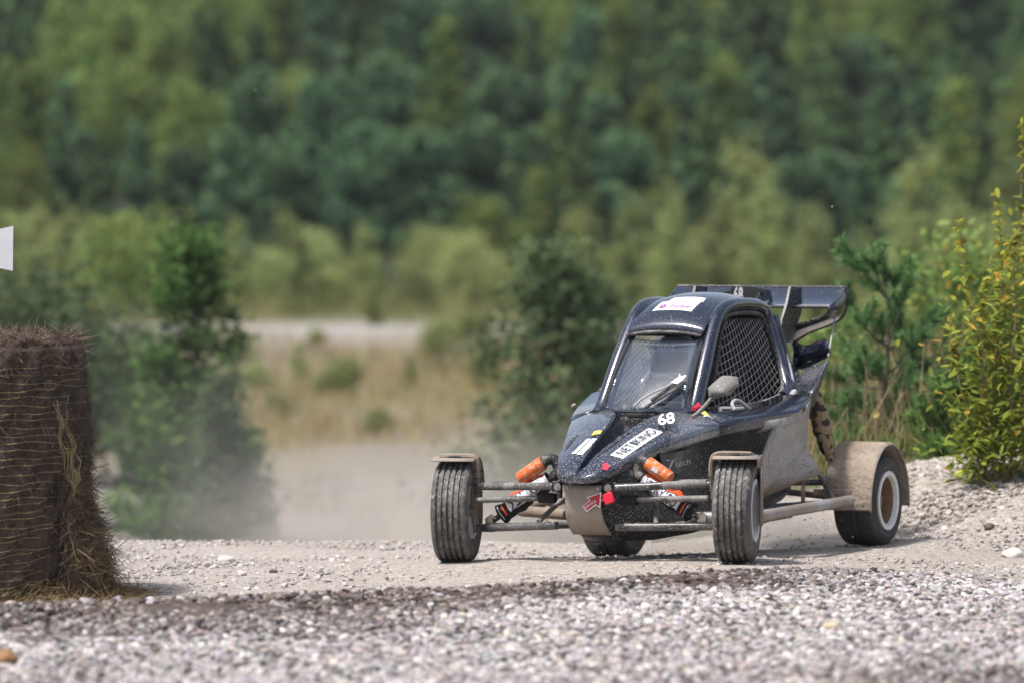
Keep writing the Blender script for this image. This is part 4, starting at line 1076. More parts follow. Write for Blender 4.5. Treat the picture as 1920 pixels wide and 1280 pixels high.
secs = [[helm(2 * math.pi * i / 32, ph) for i in range(32)] for ph in np.linspace(-1.15, 1.5, 20)]
helmet = MB().loft(secs, closed=True, caps=True).build('helmet', M('helmet_black', (.34, .38, .46), .3, 0, None, (), None, .5), driver)
def patch(t0, t1, p0, p1, k, n=12, m=6):
    V = [helm(t0 + (t1 - t0) * i / n, p0 + (p1 - p0) * j / m, k) for j in range(m + 1) for i in range(n + 1)]
    return V, [(j * (n + 1) + i, j * (n + 1) + i + 1, (j + 1) * (n + 1) + i + 1, (j + 1) * (n + 1) + i) for j in range(m) for i in range(n)]
MB().add(*patch(-.95, .95, -.25, .42, 1.015)).build('visor', M('dark_visor', (.015, .017, .02), .05), helmet)
MB().add(*patch(-1.0, 1.0, .46, .62, 1.02)).build('visor_strip', m_int, helmet)
lettering('lettering', 'BRAVE', lambda s, t: helm(-.5 + .9 * s, .47 + .15 * t, 1.035), m_white, helmet, (0, 0, 1, 1), .02)
m_hgrey = M('helmet_grey', (.74, .78, .82), .35)
V = [helm(t, p, 1.02) for t, p in ((-.95, -.35), (-.75, -.45), (-.3, -.78), (0, -.85), (.3, -.78), (.75, -.45), (.95, -.35), (.8, -.75), (.3, -1.08), (0, -1.1), (-.3, -1.08), (-.8, -.75))]
MB().add(V, [(0, 1, 11), (1, 2, 10, 11), (2, 3, 9, 10), (3, 4, 8, 9), (4, 5, 7, 8), (5, 6, 7)]).build('chin_stripe', m_hgrey, helmet, smooth=False)
MB().add(*patch(-1.5, -1.1, .2, 1.0, 1.012)).build('side_stripe', m_hgrey, helmet)
for s in (-1, 1):   # gloved hands closed round the wheel rim: palm, four fingers and a thumb
    c = Vector((s * .125, .865, .725))
    h = MB().tube([c + Vector((0, .05, -.01)), c + Vector((0, .02, 0)), c + Vector((0, -.005, .005))], [.028, .036, .030], 10)
    for k in range(4):
        z = -.030 + .02 * k; L_ = (.9, 1.05, 1.0, .85)[3 - k]
        h.tube(spline([c + Vector((0, -.005, z)), c + Vector((s * .012, -.032 * L_, z)), c + Vector((-s * .006, -.048 * L_, z)), c + Vector((-s * .026, -.034, z))], 9), .0095, 7)
    h.tube(spline([c + Vector((-s * .01, .02, .03)), c + Vector((-s * .03, -.002, .042)), c + Vector((-s * .036, -.024, .032))], 8), .0105, 7)
    h.build('glove', m_int, driver)
# ------------------------------------------------------------------ hay bale at the left edge
m_straw_dk = M('weathered_hay', (.070, .048, .036), .95, 0, ((.13, .095, .070), 30), [((.17, .13, .085), 130, .60, .70, .95), ((.03, .02, .016), 60, .58, .68, .95)], (120, 1.0, .02))
m_straw = M('brown_straw', (.165, .115, .078), .9, 0, ((.045, .031, .025), 60), [((.26, .20, .13), 90, .62, .66, .9)])
m_straw_y = M('yellow_straw', (.25, .185, .085), .85, 0, ((.13, .085, .045), 25))
m_twine = M('yellow_net_twine', (.44, .35, .17), .8, 0, ((.28, .22, .11), 30))
m_black_net = M('black_netting', (.03, .028, .03), .8)
BX, BY, BR, BZ0, BZ1 = -2.535, 24.15, .590, -.125, 1.062
bale = empty('hay_bale', (BX, BY, 0))
tag(bale, 'dark brown round hay bale standing on end, wrapped in frayed yellow net twine', 'hay bale')
rb_ = np.random.default_rng(41)
def bale_r(a, z):
    k = .012 * math.sin(a * 9 + z * 11) + .010 * math.sin(a * 23 - z * 31) + .006 * math.sin(a * 47 + z * 60)
    t = (z - BZ0) / (BZ1 - BZ0)
    return BR + k + .02 * math.sin(t * 3.0) - (.03 if t > .985 else 0) + .02 * max(0, .25 - t)
secs = []
for z in np.linspace(BZ0, BZ1, 90):
    secs.append([Vector((bale_r(a, z) * math.cos(a), bale_r(a, z) * math.sin(a), z)) for a in np.linspace(0, 2 * math.pi, 220, endpoint=False)])
for k in (.93, .8, .55, .25, .03):
    secs.append([Vector((BR * k * math.cos(a), BR * k * math.sin(a), BZ1 + .012 + .02 * (1 - k) + .012 * math.sin(a * 13 + k * 20))) for a in np.linspace(0, 2 * math.pi, 220, endpoint=False)])
MB().loft(secs, closed=True).build('bale_core', m_straw_dk, bale, ang=0)
def blades(P0, D, L, Wd):
    """thin bent blades: arrays of root, direction, length, width"""
    n = len(P0); up = np.random.default_rng(n).normal(size=(n, 3)); sd_ = np.cross(D, up); sd_ /= np.linalg.norm(sd_, axis=1)[:, None] + 1e-9
    nn = np.cross(D, sd_); bend = np.random.default_rng(n + 1).uniform(-.25, .25, n)[:, None]
    m1 = P0 + D * (L * .55)[:, None] + nn * bend * (L * .3)[:, None]; e1 = P0 + D * L[:, None] + nn * bend * L[:, None]
    w = Wd[:, None]
    V = np.stack([P0 - sd_ * w, P0 + sd_ * w, m1 + sd_ * w * .9, m1 - sd_ * w * .9, e1 + sd_ * w * .4, e1 - sd_ * w * .4], 1).reshape(-1, 3)
    i = np.arange(n)[:, None] * 6
    F = np.concatenate([i + np.array([[0, 1, 2, 3]]), i + np.array([[3, 2, 4, 5]])], 1).reshape(-1, 4)
    return V, F
def unit(a): return a / (np.linalg.norm(a, axis=1)[:, None] + 1e-9)
def blade_obj(name, P0, D, L, W_, mat, parent=None):
    V, F = blades(P0, unit(D), L, W_); return mk(name, V.tolist(), F.tolist(), mat, parent, False)
# straw bristling out of the wrapped side and the top
n = 24000; a = rb_.uniform(-math.pi, math.pi, n) ; z = rb_.uniform(BZ0, BZ1 + .01, n)
rad = np.array([bale_r(x, y) for x, y in zip(a, z)])
nrm = np.stack([np.cos(a), np.sin(a), np.zeros(n)], 1); tan = np.stack([-np.sin(a), np.cos(a), np.zeros(n)], 1)
D = nrm * rb_.uniform(.02, .35, n)[:, None] + tan * rb_.normal(0, .8, n)[:, None] + np.array([0, 0, 1]) * rb_.normal(0, .7, n)[:, None]
o = blade_obj('bristling_straw', nrm * (rad - .004)[:, None] + np.array([0, 0, 1]) * z[:, None], D, rb_.uniform(.03, .09, n), rb_.uniform(.0007, .0018, n), m_straw, bale); o['kind'] = 'stuff'
n = 4500; q = np.sqrt(rb_.random(n)) * BR; a = rb_.uniform(0, 6.283, n)
D = np.stack([rb_.normal(0, 1, n), rb_.normal(0, 1, n), np.abs(rb_.normal(0, .30, n))], 1)
o = blade_obj('top_straw', np.stack([q * np.cos(a), q * np.sin(a), np.full(n, BZ1 + .012)], 1), D, rb_.uniform(.04, .13, n), rb_.uniform(.0008, .0018, n), m_straw, bale); o['kind'] = 'stuff'
# net twine: each strand is a part; it breaks off at a ragged line on the right
for i in range(31):
    t = i / 30; z0 = .955 - t * 1.0; zz = z0
    a_end = -.52 + .08 * math.sin(i * 1.9) if i < 14 else -.55 - .22 * sstep(14, 26, i) + .09 * math.sin(i * 2.7)
    if i < 3: a_end = -.30
    pts = []; dr = rb_.uniform(-.02, .03) if i > 13 else rb_.uniform(-.006, .006)
    for k in range(40):
        a = -2.6 + (a_end + 2.6) * k / 39; s_ = max(0, (k - 30) / 9)
        zz = z0 + .004 * math.sin(a * 7 + i * 2) + .003 * math.sin(a * 17 + i) + dr * s_ * s_ - (.02 if i > 13 else .0) * (1 - s_) * math.sin(k / 39 * 3) * rb_.uniform(.8, 1)
        zz += rb_.normal(0, .0008)
        pts.append(Vector((math.cos(a) * (bale_r(a, zz) + .004), math.sin(a) * (bale_r(a, zz) + .004), zz)))
    MB().tube(pts, .0016 if i > 1 else .0012, 4, False).build('net_twine', m_twine, bale, smooth=False, fix=False)
# strands on the right half that still wrap round
for i in range(9):
    zz = .95 - i * .075
    pts = [Vector((math.cos(a) * (bale_r(a, zz) + .003), math.sin(a) * (bale_r(a, zz) + .003), zz + .004 * math.sin(a * 9 + i) - .02 * (a + .6))) for a in np.linspace(-.6, .15, 14)]
    MB().tube(pts, .0013, 4, False).build('net_twine', m_twine, bale, smooth=False, fix=False)
# the loose hank hanging down
for i in range(26):
    a0 = -.66 + rb_.normal(0, .05); zt = rb_.uniform(.35, .86); zb = rb_.uniform(-.09, .02)
    pts = []
    for k in range(26):
        t = k / 25; zz = zt + (zb - zt) * t
        squeeze = math.exp(-((zz - .42) / .10) ** 2)
        a = -.48 + (a0 + .66) * (1 - .75 * squeeze) * 1.3 + .05 * math.sin(zz * 6) + .10 * max(0, .25 - zz) * (1.5 if i % 2 else -.6) + rb_.normal(0, .006)
        r_ = bale_r(a, zz) + .010 + .012 * rb_.random()
        pts.append(Vector((math.cos(a) * r_, math.sin(a) * r_, zz)))
    MB().tube(spline(pts, 50), .0017, 4, False).build('hanging_twine', m_twine, bale, smooth=False, fix=False)
MB().tube([Vector((math.cos(-.78 + .03 * math.sin(z * 9)) * (BR + .012), math.sin(-.78 + .03 * math.sin(z * 9)) * (BR + .012), z)) for z in np.linspace(1.0, .1, 24)], .003, 5).build('black_cord', m_black_net, bale, smooth=False)
MB().tube([Vector((math.cos(-.62 + .04 * math.sin(z * 19)) * (BR + .02), math.sin(-.62 + .04 * math.sin(z * 19)) * (BR + .02), z)) for z in np.linspace(.45, -.08, 24)], .006, 5).build('black_cord', m_black_net, bale, smooth=False)
# straw torn out of the right flank
n = 1700; zt = rb_.beta(1.1, 2.6, n) * .7 - .08; a = rb_.uniform(-.6, .25, n)
bul = .03 + .13 * np.exp(-((zt - .05) / .22) ** 2) * rb_.random(n)
nrm = np.stack([np.cos(a), np.sin(a), np.zeros(n)], 1); tan = np.stack([-np.sin(a), np.cos(a), np.zeros(n)], 1)
D = nrm * rb_.uniform(-.2, .7, n)[:, None] + tan * rb_.normal(0, .6, n)[:, None] + np.array([0, 0, -1]) * rb_.uniform(-.3, 1.0, n)[:, None]
o = blade_obj('torn_straw', nrm * (BR - .01 + bul)[:, None] + np.array([0, 0, 1]) * zt[:, None], D, rb_.uniform(.05, .15, n), rb_.uniform(.0008, .0018, n), m_straw_y, bale); o['kind'] = 'stuff'
n = 7000; zt = rb_.beta(1.1, 1.8, n) * .85 - .08; a = rb_.uniform(-.6, .45, n); bul = .0 + .13 * np.exp(-((zt - .05) / .25) ** 2) * rb_.random(n)
nrm = np.stack([np.cos(a), np.sin(a), np.zeros(n)], 1); tan = np.stack([-np.sin(a), np.cos(a), np.zeros(n)], 1)
D = nrm * rb_.uniform(-.2, .6, n)[:, None] + tan * rb_.normal(0, .7, n)[:, None] + np.array([0, 0, 1]) * rb_.normal(-.2, .7, n)[:, None]
o = blade_obj('torn_straw', nrm * (BR - .01 + bul)[:, None] + np.array([0, 0, 1]) * zt[:, None], D, rb_.uniform(.05, .13, n), rb_.uniform(.0008, .0018, n), m_straw, bale); o['kind'] = 'stuff'
# spilled straw on the ground round the foot
n = 8000; a = rb_.uniform(-2.9, .4, n); q = BR + np.abs(rb_.normal(0, .06, n)) + np.where(a > -.9, rb_.random(n) ** 2 * .24, 0)
x = BX + q * np.cos(a); y = BY + q * np.sin(a); hh = np.where(a > -.9, .16, .06) * np.exp(-(q - BR) / .11) * rb_.random(n)
D = np.stack([rb_.normal(0, 1, n), rb_.normal(0, 1, n), rb_.normal(.05, .3, n)], 1)
o = blade_obj('spilled_straw', np.stack([x, y, g(x, y) + .006 + hh], 1), D, rb_.uniform(.04, .12, n), rb_.uniform(.0007, .0017, n), m_straw_y)
tag(o, 'loose straw spilled on the ground round the hay bale', None, None, 'stuff')

# ------------------------------------------------------------------ white marker board beyond the bale's left edge
sx = lambda px, Y: (px - 960) / FPX * Y
sz = lambda py, Y: CAMH - (py - HY) / FPX * Y
sgn_Y = 24.9
sign = empty('marker_board', (sx(-70, sgn_Y), sgn_Y, float(g(sx(-70, sgn_Y), sgn_Y))))
tag(sign, 'white flared marker board standing up behind the hay bale at the left edge', 'sign board')
lx = lambda px: sx(px, sgn_Y) - sign.location.x; lz = lambda py: sz(py, sgn_Y) - sign.location.z
m_board = M('white_board', (.78, .78, .82), .5, 0, ((.70, .70, .74), 8))
MB().plate([(lx(25), 0, lz(424)), (lx(-70), 0, lz(445)), (lx(-165), 0, lz(424)), (lx(-165), 0, lz(508)), (lx(-70), 0, lz(488)), (lx(24), 0, lz(508))], .012).build('board', m_board, sign, smooth=False)
MB().box((0, .03, lz(440) / 2), (.05, .045, lz(440))).build('post', M('post_wood', (.22, .16, .10), .8, 0, ((.15, .11, .07), 20)), sign, smooth=False)

# ------------------------------------------------------------------ foliage
def leaf_mat(name, c1, c2, c3=None, trans=.35, var=.06):
    m = bpy.data.materials.new(name); m.use_nodes = True; nt = m.node_tree; nt.nodes.clear()
    out = nt.nodes.new('ShaderNodeOutputMaterial'); at = nt.nodes.new('ShaderNodeAttribute'); at.attribute_name = 'leaf'
    sp_ = nt.nodes.new('ShaderNodeSeparateColor'); nt.links.new(at.outputs['Color'], sp_.inputs[0])
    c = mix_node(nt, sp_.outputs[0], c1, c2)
    if c3: c = mix_node(nt, ramp_node(nt, sp_.outputs[1], .86, .9), c, c3)
    oi = nt.nodes.new('ShaderNodeObjectInfo'); hs = nt.nodes.new('ShaderNodeHueSaturation')
    mr = nt.nodes.new('ShaderNodeMapRange'); mr.inputs['To Min'].default_value = .5 - var; mr.inputs['To Max'].default_value = .5 + var * .5; nt.links.new(oi.outputs['Random'], mr.inputs[0]); nt.links.new(mr.outputs[0], hs.inputs['Hue'])
    mv = nt.nodes.new('ShaderNodeMapRange'); mv.inputs['To Min'].default_value = .75; mv.inputs['To Max'].default_value = 1.3
    nt.links.new(math_node(nt, 'FRACT', math_node(nt, 'MULTIPLY', oi.outputs['Random'], 7.31)), mv.inputs[0]); nt.links.new(mv.outputs[0], hs.inputs['Value'])
    nt.links.new(c, hs.inputs['Color'])
    df = nt.nodes.new('ShaderNodeBsdfDiffuse'); tl = nt.nodes.new('ShaderNodeBsdfTranslucent'); mxs = nt.nodes.new('ShaderNodeMixShader'); mxs.inputs[0].default_value = trans
    nt.links.new(hs.outputs[0], df.inputs[0]); nt.links.new(hs.outputs[0], tl.inputs[0]); nt.links.new(df.outputs[0], mxs.inputs[1]); nt.links.new(tl.outputs[0], mxs.inputs[2]); nt.links.new(mxs.outputs[0], out.inputs[0])
    return m
m_bark = M('bark', (.13, .105, .085), .9, 0, ((.08, .065, .055), 15))
m_birchbark = M('pale_bark', (.38, .36, .34), .85, 0, ((.2, .18, .17), 9))
LM = dict(
    spruce=leaf_mat('spruce_needles', (.024, .056, .028), (.118, .195, .080), None, .15, .02),
    pine=leaf_mat('pine_needles', (.025, .060, .038), (.118, .200, .098), None, .15, .02),
    birch=leaf_mat('birch_leaves', (.070, .132, .040), (.205, .290, .088), (.27, .25, .06), .4, .02),
    olive=leaf_mat('willow_leaves', (.145, .195, .075), (.310, .360, .150), (.34, .33, .12), .4, .015),
    green=leaf_mat('fresh_leaves', (.045, .095, .030), (.120, .195, .060), None, .3, .005),
    grey=leaf_mat('greygreen_leaves', (.050, .080, .042), (.115, .155, .080), None, .3, .01),
    dpine=leaf_mat('dark_pine_needles', (.052, .086, .044), (.135, .185, .088), None, .15, .0),
    yellow=leaf_mat('yellow_leaves', (.22, .30, .055), (.48, .48, .085), (.55, .38, .07), .45, .01))

def leaf_mesh(name, C, size, seed, mat, tone=None, elong=1.5):
    """C: leaf centres; one folded diamond face pair per leaf, random lean"""
    r = np.random.default_rng(seed); n = len(C)
    d = unit(r.normal(size=(n, 3)) * np.array([1, 1, .8])); s_ = unit(np.cross(d, r.normal(size=(n, 3))))
    L = (size * r.uniform(.6, 1.35, n))[:, None]
    V = np.stack([C - d * L * elong / 2, C + s_ * L / 2, C + d * L * elong / 2, C - s_ * L / 2], 1).reshape(-1, 3)
    F = np.arange(n * 4).reshape(n, 4)
    me = bpy.data.meshes.new(name); me.from_pydata(V.tolist(), [], F.tolist()); me.update()
    t = r.random(n) if tone is None else np.clip(tone + r.normal(0, .18, n), 0, 1)
    cl = np.stack([t, r.random(n), r.random(n), np.ones(n)], 1)
    a = me.color_attributes.new('leaf', 'FLOAT_COLOR', 'CORNER'); a.data.foreach_set('color', np.repeat(cl, 4, 0).ravel().astype(np.float32))
    me.materials.append(mat); return me

def crown_pts(kind, H, Rr, n, seed):
    r = np.random.default_rng(seed); C = []; T = []  # tones make clump tops light and insides dark, shade put into leaf colour
    if kind == 'cone':       # whorled branches, gappy tiers
        tiers = int(H * 3.2); per = max(5, n // (tiers * 7))
        for i in range(tiers):
            t = (i + r.uniform(-.3, .3)) / tiers; zz = H * (.10 + .9 * t); rad = Rr * (1 - t) ** .85 * r.uniform(.75, 1.15) + .04
            for k in range(7):
                if r.random() < .12: continue
                a = r.uniform(0, 6.283); L = rad * r.uniform(.65, 1.1)
                q = r.random(per) ** .6; sp = .07 + .10 * rad
                x = np.cos(a) * L * q + r.normal(0, sp, per) * .8; y = np.sin(a) * L * q + r.normal(0, sp, per) * .8; z2 = zz - L * q * .22 + r.normal(0, .09 * H / 5, per)
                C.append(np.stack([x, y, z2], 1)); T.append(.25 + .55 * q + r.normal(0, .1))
    elif kind == 'pine':     # clumped, rounder
        m = max(8, n // 90)
        for i in range(m):
            t = r.random() ** .8; zz = H * (.22 + .76 * t); rad = Rr * math.sqrt(max(.02, 1 - ((t - .30) / .74) ** 2)) * r.uniform(.25, 1.05)
            a = r.uniform(0, 6.283); cs = Rr * r.uniform(.18, .34); k = n // m
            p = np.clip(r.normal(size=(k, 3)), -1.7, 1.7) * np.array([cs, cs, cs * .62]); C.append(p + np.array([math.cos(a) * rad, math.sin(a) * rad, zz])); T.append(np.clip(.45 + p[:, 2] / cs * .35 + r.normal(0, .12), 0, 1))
    elif kind == 'ragged':   # loose pointed crown of small sprays down to the ground
        m = max(8, n // 42)
        for i in range(m):
            t = r.random() ** 1.25; zz = H * (.03 + .95 * t); rad = Rr * ((1 - t) ** .62) * r.uniform(.1, 1.12)
            a = r.uniform(0, 6.283); cs = Rr * r.uniform(.09, .20); k = n // m
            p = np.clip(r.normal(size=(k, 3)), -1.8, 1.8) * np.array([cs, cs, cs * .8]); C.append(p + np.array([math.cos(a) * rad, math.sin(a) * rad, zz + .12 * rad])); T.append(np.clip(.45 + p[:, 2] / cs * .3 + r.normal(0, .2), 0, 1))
    else:                    # broadleaf: upward sprays making uneven lobes
        m = max(10, n // 80)
        for i in range(m):
            a = r.uniform(0, 6.283); el = r.uniform(.15, 1.45); L = r.uniform(.6, 1.0)
            c = np.array([math.cos(a) * math.cos(el) * Rr * L, math.sin(a) * math.cos(el) * Rr * L, H * (.25 + .70 * math.sin(el) * L)])
            cs = Rr * r.uniform(.16, .30); k = n // m
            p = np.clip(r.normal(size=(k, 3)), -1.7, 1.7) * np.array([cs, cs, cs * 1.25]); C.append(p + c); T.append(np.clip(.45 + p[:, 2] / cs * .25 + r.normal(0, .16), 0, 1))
    return np.concatenate(C), np.concatenate([np.broadcast_to(t, len(c)) if np.ndim(t) == 0 else t for t, c in zip(T, C)])

def make_tree(name, kind, H, Rr, n, leaf, mat, bark, seed):
    root = empty(name)
    r = random.Random(seed); mb = MB(); hh = H * (.92 if kind != 'round' else .75)
    mb.tube(spline([(0, 0, -.15), (r.uniform(-.05, .05), r.uniform(-.05, .05), hh * .4), (r.uniform(-.1, .1), r.uniform(-.1, .1), hh)], 10), [H * .016 * (1 - .085 * i) for i in range(11)], 7)
    for i in range(9 if kind == 'round' else 7):
        z = hh * r.uniform(.2, .8); a = r.uniform(0, 6.28); L = Rr * r.uniform(.5, .85); up = .8 if kind == 'round' else .1
        mb.tube([(0, 0, z), (math.cos(a) * L * .5, math.sin(a) * L * .5, z + L * up * .4), (math.cos(a) * L, math.sin(a) * L, z + L * up)], [H * .006, H * .004, H * .002], 5)
    mb.build('trunk', bark, root)
    C, T = crown_pts(kind, H, Rr, n, seed)
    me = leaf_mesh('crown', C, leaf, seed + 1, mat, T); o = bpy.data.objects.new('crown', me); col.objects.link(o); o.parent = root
    return root
PROTO = {}
def plant(key, px, Y, scale=1.0, label=None, cat='tree', group=None, name=None, zoff=0, rz=None, sxy=1.0):
    spec = SPECS[key]
    if key not in PROTO:
        o = make_tree(name or spec[0], *spec[1:]); PROTO[key] = o
    else:
        o = copy_tree(PROTO[key]); 
        if name or spec[0]: o.name = name or spec[0]
    x = (px - 960) / FPX * Y
    o.location = (x, Y, float(g(x, Y)) + zoff); o.rotation_euler = (0, 0, random.uniform(0, 6.28) if rz is None else rz); o.scale = (scale * sxy, scale * sxy, scale)
    for k in ('label', 'category', 'group'):
        if k in o: del o[k]
    tag(o, label, cat, group); return o
SPECS = {
    'spruceA': ('spruce_tree', 'cone', 5.2, 1.25, 5200, .17, LM['spruce'], m_bark, 1), 'spruceB': ('spruce_tree', 'cone', 5.8, 1.05, 4600, .16, LM['spruce'], m_bark, 2),
    'pineA': ('pine_tree', 'pine', 4.6, 1.15, 5000, .16, LM['pine'], m_bark, 3), 'pineB': ('pine_tree', 'ragged', 5.2, 1.35, 5000, .16, LM['pine'], m_bark, 4), 'pineC': ('pine_tree', 'cone', 5.0, 1.35, 5200, .17, LM['pine'], m_bark, 5),
    'birchA': ('birch_tree', 'round', 5.4, 1.15, 5200, .12, LM['birch'], m_birchbark, 6), 'birchB': ('birch_tree', 'ragged', 6.0, 1.25, 5200, .13, LM['birch'], m_birchbark, 7),
    'oliveA': ('willow_bush', 'round', 2.2, 1.3, 3800, .085, LM['olive'], m_bark, 8), 'oliveB': ('willow_bush', 'ragged', 3.4, .95, 3800, .08, LM['olive'], m_bark, 9),
    'yellowA': ('yellow_bush', 'round', 2.0, 1.0, 2600, .09, LM['birch'], m_bark, 10),
    'sapling': ('sapling', 'ragged', 3.0, .60, 9000, .045, LM['green'], m_bark, 11), 'greyS': ('grey_sapling', 'ragged', 2.6, .80, 7000, .05, LM['grey'], m_bark, 12),
    'darkP': ('young_pine', 'ragged', 2.7, .85, 9500, .045, LM['dpine'], m_bark, 13), 'greyB': ('grey_bush', 'round', 1.9, .85, 4000, .055, LM['grey'], m_bark, 14), 'tanB': ('low_bush', 'round', .8, .5, 1200, .06, LM['olive'], m_bark, 15)}
# --- wooded slope: rows of mixed trees, each one a thing of its own
FOREST = {'spruceA': 'dark green spruce', 'pineA': 'blue green pine', 'birchA': 'yellow green birch'}
rf = random.Random(11)
rows = [(128, .78, 'front'), (135, .85, 'mid'), (143, .92, 'mid'), (152, 1.0, 'mid'), (162, 1.05, 'mid'), (173, 1.1, 'mid'), (186, 1.15, 'back'), (201, 1.2, 'back'), (219, 1.25, 'back'), (240, 1.35, 'back')]
for Y, sc, zone in rows:
    px = -120 + rf.uniform(0, 100)
    while px < 2080:
        q = rf.random(); left = px < 420; ctr = 420 <= px < 1050
        if zone == 'front': kind = rf.choice(['pineA', 'pineC', 'spruceB', 'pineB', 'birchB']) if px > 420 else rf.choice(['spruceA', 'birchA', 'birchB', 'pineB'])
        elif zone == 'mid': kind = rf.choice(['pineA', 'pineB', 'spruceA', 'pineC', 'spruceB']) if q < (.45 if left else .82 if ctr else .78) else rf.choice(['birchA', 'birchB'])
        else: kind = rf.choice(['pineB', 'spruceA', 'spruceB']) if q < .48 else rf.choice(['birchA', 'birchB'])
        where = {'front': 'at the foot of', 'mid': 'halfway up', 'back': 'high on'}[zone] + ' the blurred wooded slope, ' + ('left third' if px < 640 else 'middle third' if px < 1280 else 'right third')
        lab = FOREST[{'spruceA': 'spruceA', 'spruceB': 'spruceA', 'pineA': 'pineA', 'pineB': 'pineA', 'pineC': 'pineA', 'birchA': 'birchA', 'birchB': 'birchA'}[kind]] + ' ' + where
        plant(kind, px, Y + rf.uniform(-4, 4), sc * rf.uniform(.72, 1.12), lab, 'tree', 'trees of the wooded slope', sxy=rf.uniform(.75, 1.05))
        px += rf.uniform(70, 125) * 135 / Y * 1.05
# --- bushes along the foot of the wood
bushes = [(485, 110, .5, 'oliveA'), (560, 108, .4, 'oliveB'), (640, 111, .48, 'oliveA'), (720, 109, .42, 'oliveB'), (800, 110, .46, 'oliveA'), (880, 112, .45, 'oliveB'), (950, 109, .5, 'oliveA'), (520, 118, .65, 'oliveB'), (610, 119, .55, 'oliveA'), (690, 120, .6, 'oliveB'), (770, 118, .55, 'oliveA'), (850, 120, .62, 'oliveA'),
          (1060, 112, 0.66, 'oliveB'), (1150, 108, 0.69, 'oliveA'), (1230, 110, 0.83, 'oliveB'), (1320, 104, 0.74, 'oliveA'), (1400, 108, 0.85, 'oliveB'), (1480, 100, 0.72, 'oliveA'), (1560, 106, 0.85, 'oliveB'), (1650, 102, 0.77, 'oliveA'), (1740, 108, 0.88, 'oliveB'), (1830, 100, 0.77, 'oliveA'), (1920, 106, 0.83, 'oliveB'),
          (1280, 92, 0.47, 'oliveA'), (1190, 90, 0.40, 'oliveB'), (1430, 88, 0.50, 'oliveA'), (1550, 86, 0.53, 'oliveB'), (1680, 84, 0.50, 'oliveA'), (1800, 82, 0.55, 'oliveB'), (1910, 84, 0.55, 'oliveA'), (30, 114, 0.61, 'oliveA'), (120, 112, 0.50, 'oliveB'), (-60, 110, 0.66, 'oliveB')]
rj = random.Random(19)
def willow(px, k):
    return ('rounded' if k == 'oliveA' else 'pointed') + ' pale olive willow in the thicket ' + ('left of the bright sapling' if px < 420 else 'above the pale gravel road' if px < 1000 else 'behind the buggy cabin' if px < 1450 else 'behind the pines on the right')
for px, Y, sc, k in bushes:
    px += rj.uniform(-35, 35); Y += rj.uniform(-6, 5); sc *= rj.uniform(.7, 1.35)
    plant(k, px, Y, sc, willow(px, k), 'bush', 'willow thicket below the wood')
for px, Y, sc in [(1180, 100, .75), (1260, 97, .8), (1350, 95, .85), (1440, 98, .9), (1520, 94, .85), (1610, 92, .8), (1700, 90, .85), (1790, 94, .9), (1880, 90, .9), (1100, 103, .7), (1500, 70, .5), (1590, 66, .5), (1690, 72, .6), (1770, 64, .5), (1860, 70, .6), (1940, 62, .55), (1450, 78, .55),
                  (70, 104, .7), (160, 100, .6), (310, 104, .6), (390, 106, .55), (10, 96, .7), (440, 113, .6)]:
    plant('oliveB', px, Y, sc, willow(px, 'oliveB'), 'bush', 'willow thicket below the wood', sxy=.8)
for px, Y, sc, k, lab in [(440, 93, .30, 'oliveA', 'low olive bush at the left end of the pale gravel slope'), (560, 90, .24, 'oliveB', 'slim olive bush in front of the pale road'), (830, 94, .34, 'oliveA', 'low olive bush at the right end of the pale gravel slope'), (770, 87, .2, 'oliveB', 'small upright weed bush in the tan grass near the dark pine'), (700, 100, .22, 'oliveB', 'tuft of green standing on the pale road'), (905, 86, .4, 'oliveB', 'olive bush just left of the dark pine'), (480, 84, .24, 'oliveA', 'small olive bush right of the bright sapling')]:
    plant(k, px, Y, sc, lab, 'bush')
plant('yellowA', 245, 98, 1.05, 'yellow green bush left of the bright green sapling', 'bush')
plant('yellowA', 905, 122, 1.1, 'yellowish bush with orange tints at the wood edge above the pale road', 'bush', sxy=.8)
plant('birchB', 1010, 121, .5, 'small light green birch at the wood edge above the buggy', 'tree')
# --- nearer, separate plants
plant('sapling', 360, 48, .97, 'bright green upright sapling right of the hay bale', 'tree', rz=1.0, sxy=1.28)
plant('greyS', 305, 52, .62, 'grey green sparse sapling between hay bale and bright green sapling', 'tree', rz=2.0)
plant('greyS', 415, 46, .62, 'dusty low sapling in front of the bright green one', 'tree', rz=4.0)
plant('greyB', 95, 52, 1.25, 'grey green bush rising behind the hay bale', 'bush', rz=.4)
plant('greyB', 190, 58, .9, 'hazy grey bush between the bale and the saplings', 'bush', rz=3.0)
plant('darkP', 1035, 50, 1.0, 'dark green ragged young pine standing behind the buggy cabin', 'tree', rz=2.2, sxy=1.22)
plant('darkP', 1120, 55, .85, 'shorter dark pine tucked behind the windscreen pillar', 'tree', rz=.7)
for i, (px, Y, sc) in enumerate([(640, 82, .8), (520, 74, .5), (705, 70, .45), (460, 62, .5), (430, 55, .6), (880, 96, .8), (590, 96, .45)]):
    plant('tanB', px, Y, sc, ('dark green low bush in the middle of the dry grass', 'yellowish low bush in the dry grass by the sapling', 'tiny bush on the tan pit floor', 'small bush in the grey gravel beside the sapling', 'pale weedy bush low beside the sapling', 'orange tinted low bush at the right end of the pale road', 'small bush on the pale gravel slope')[i], 'bush')
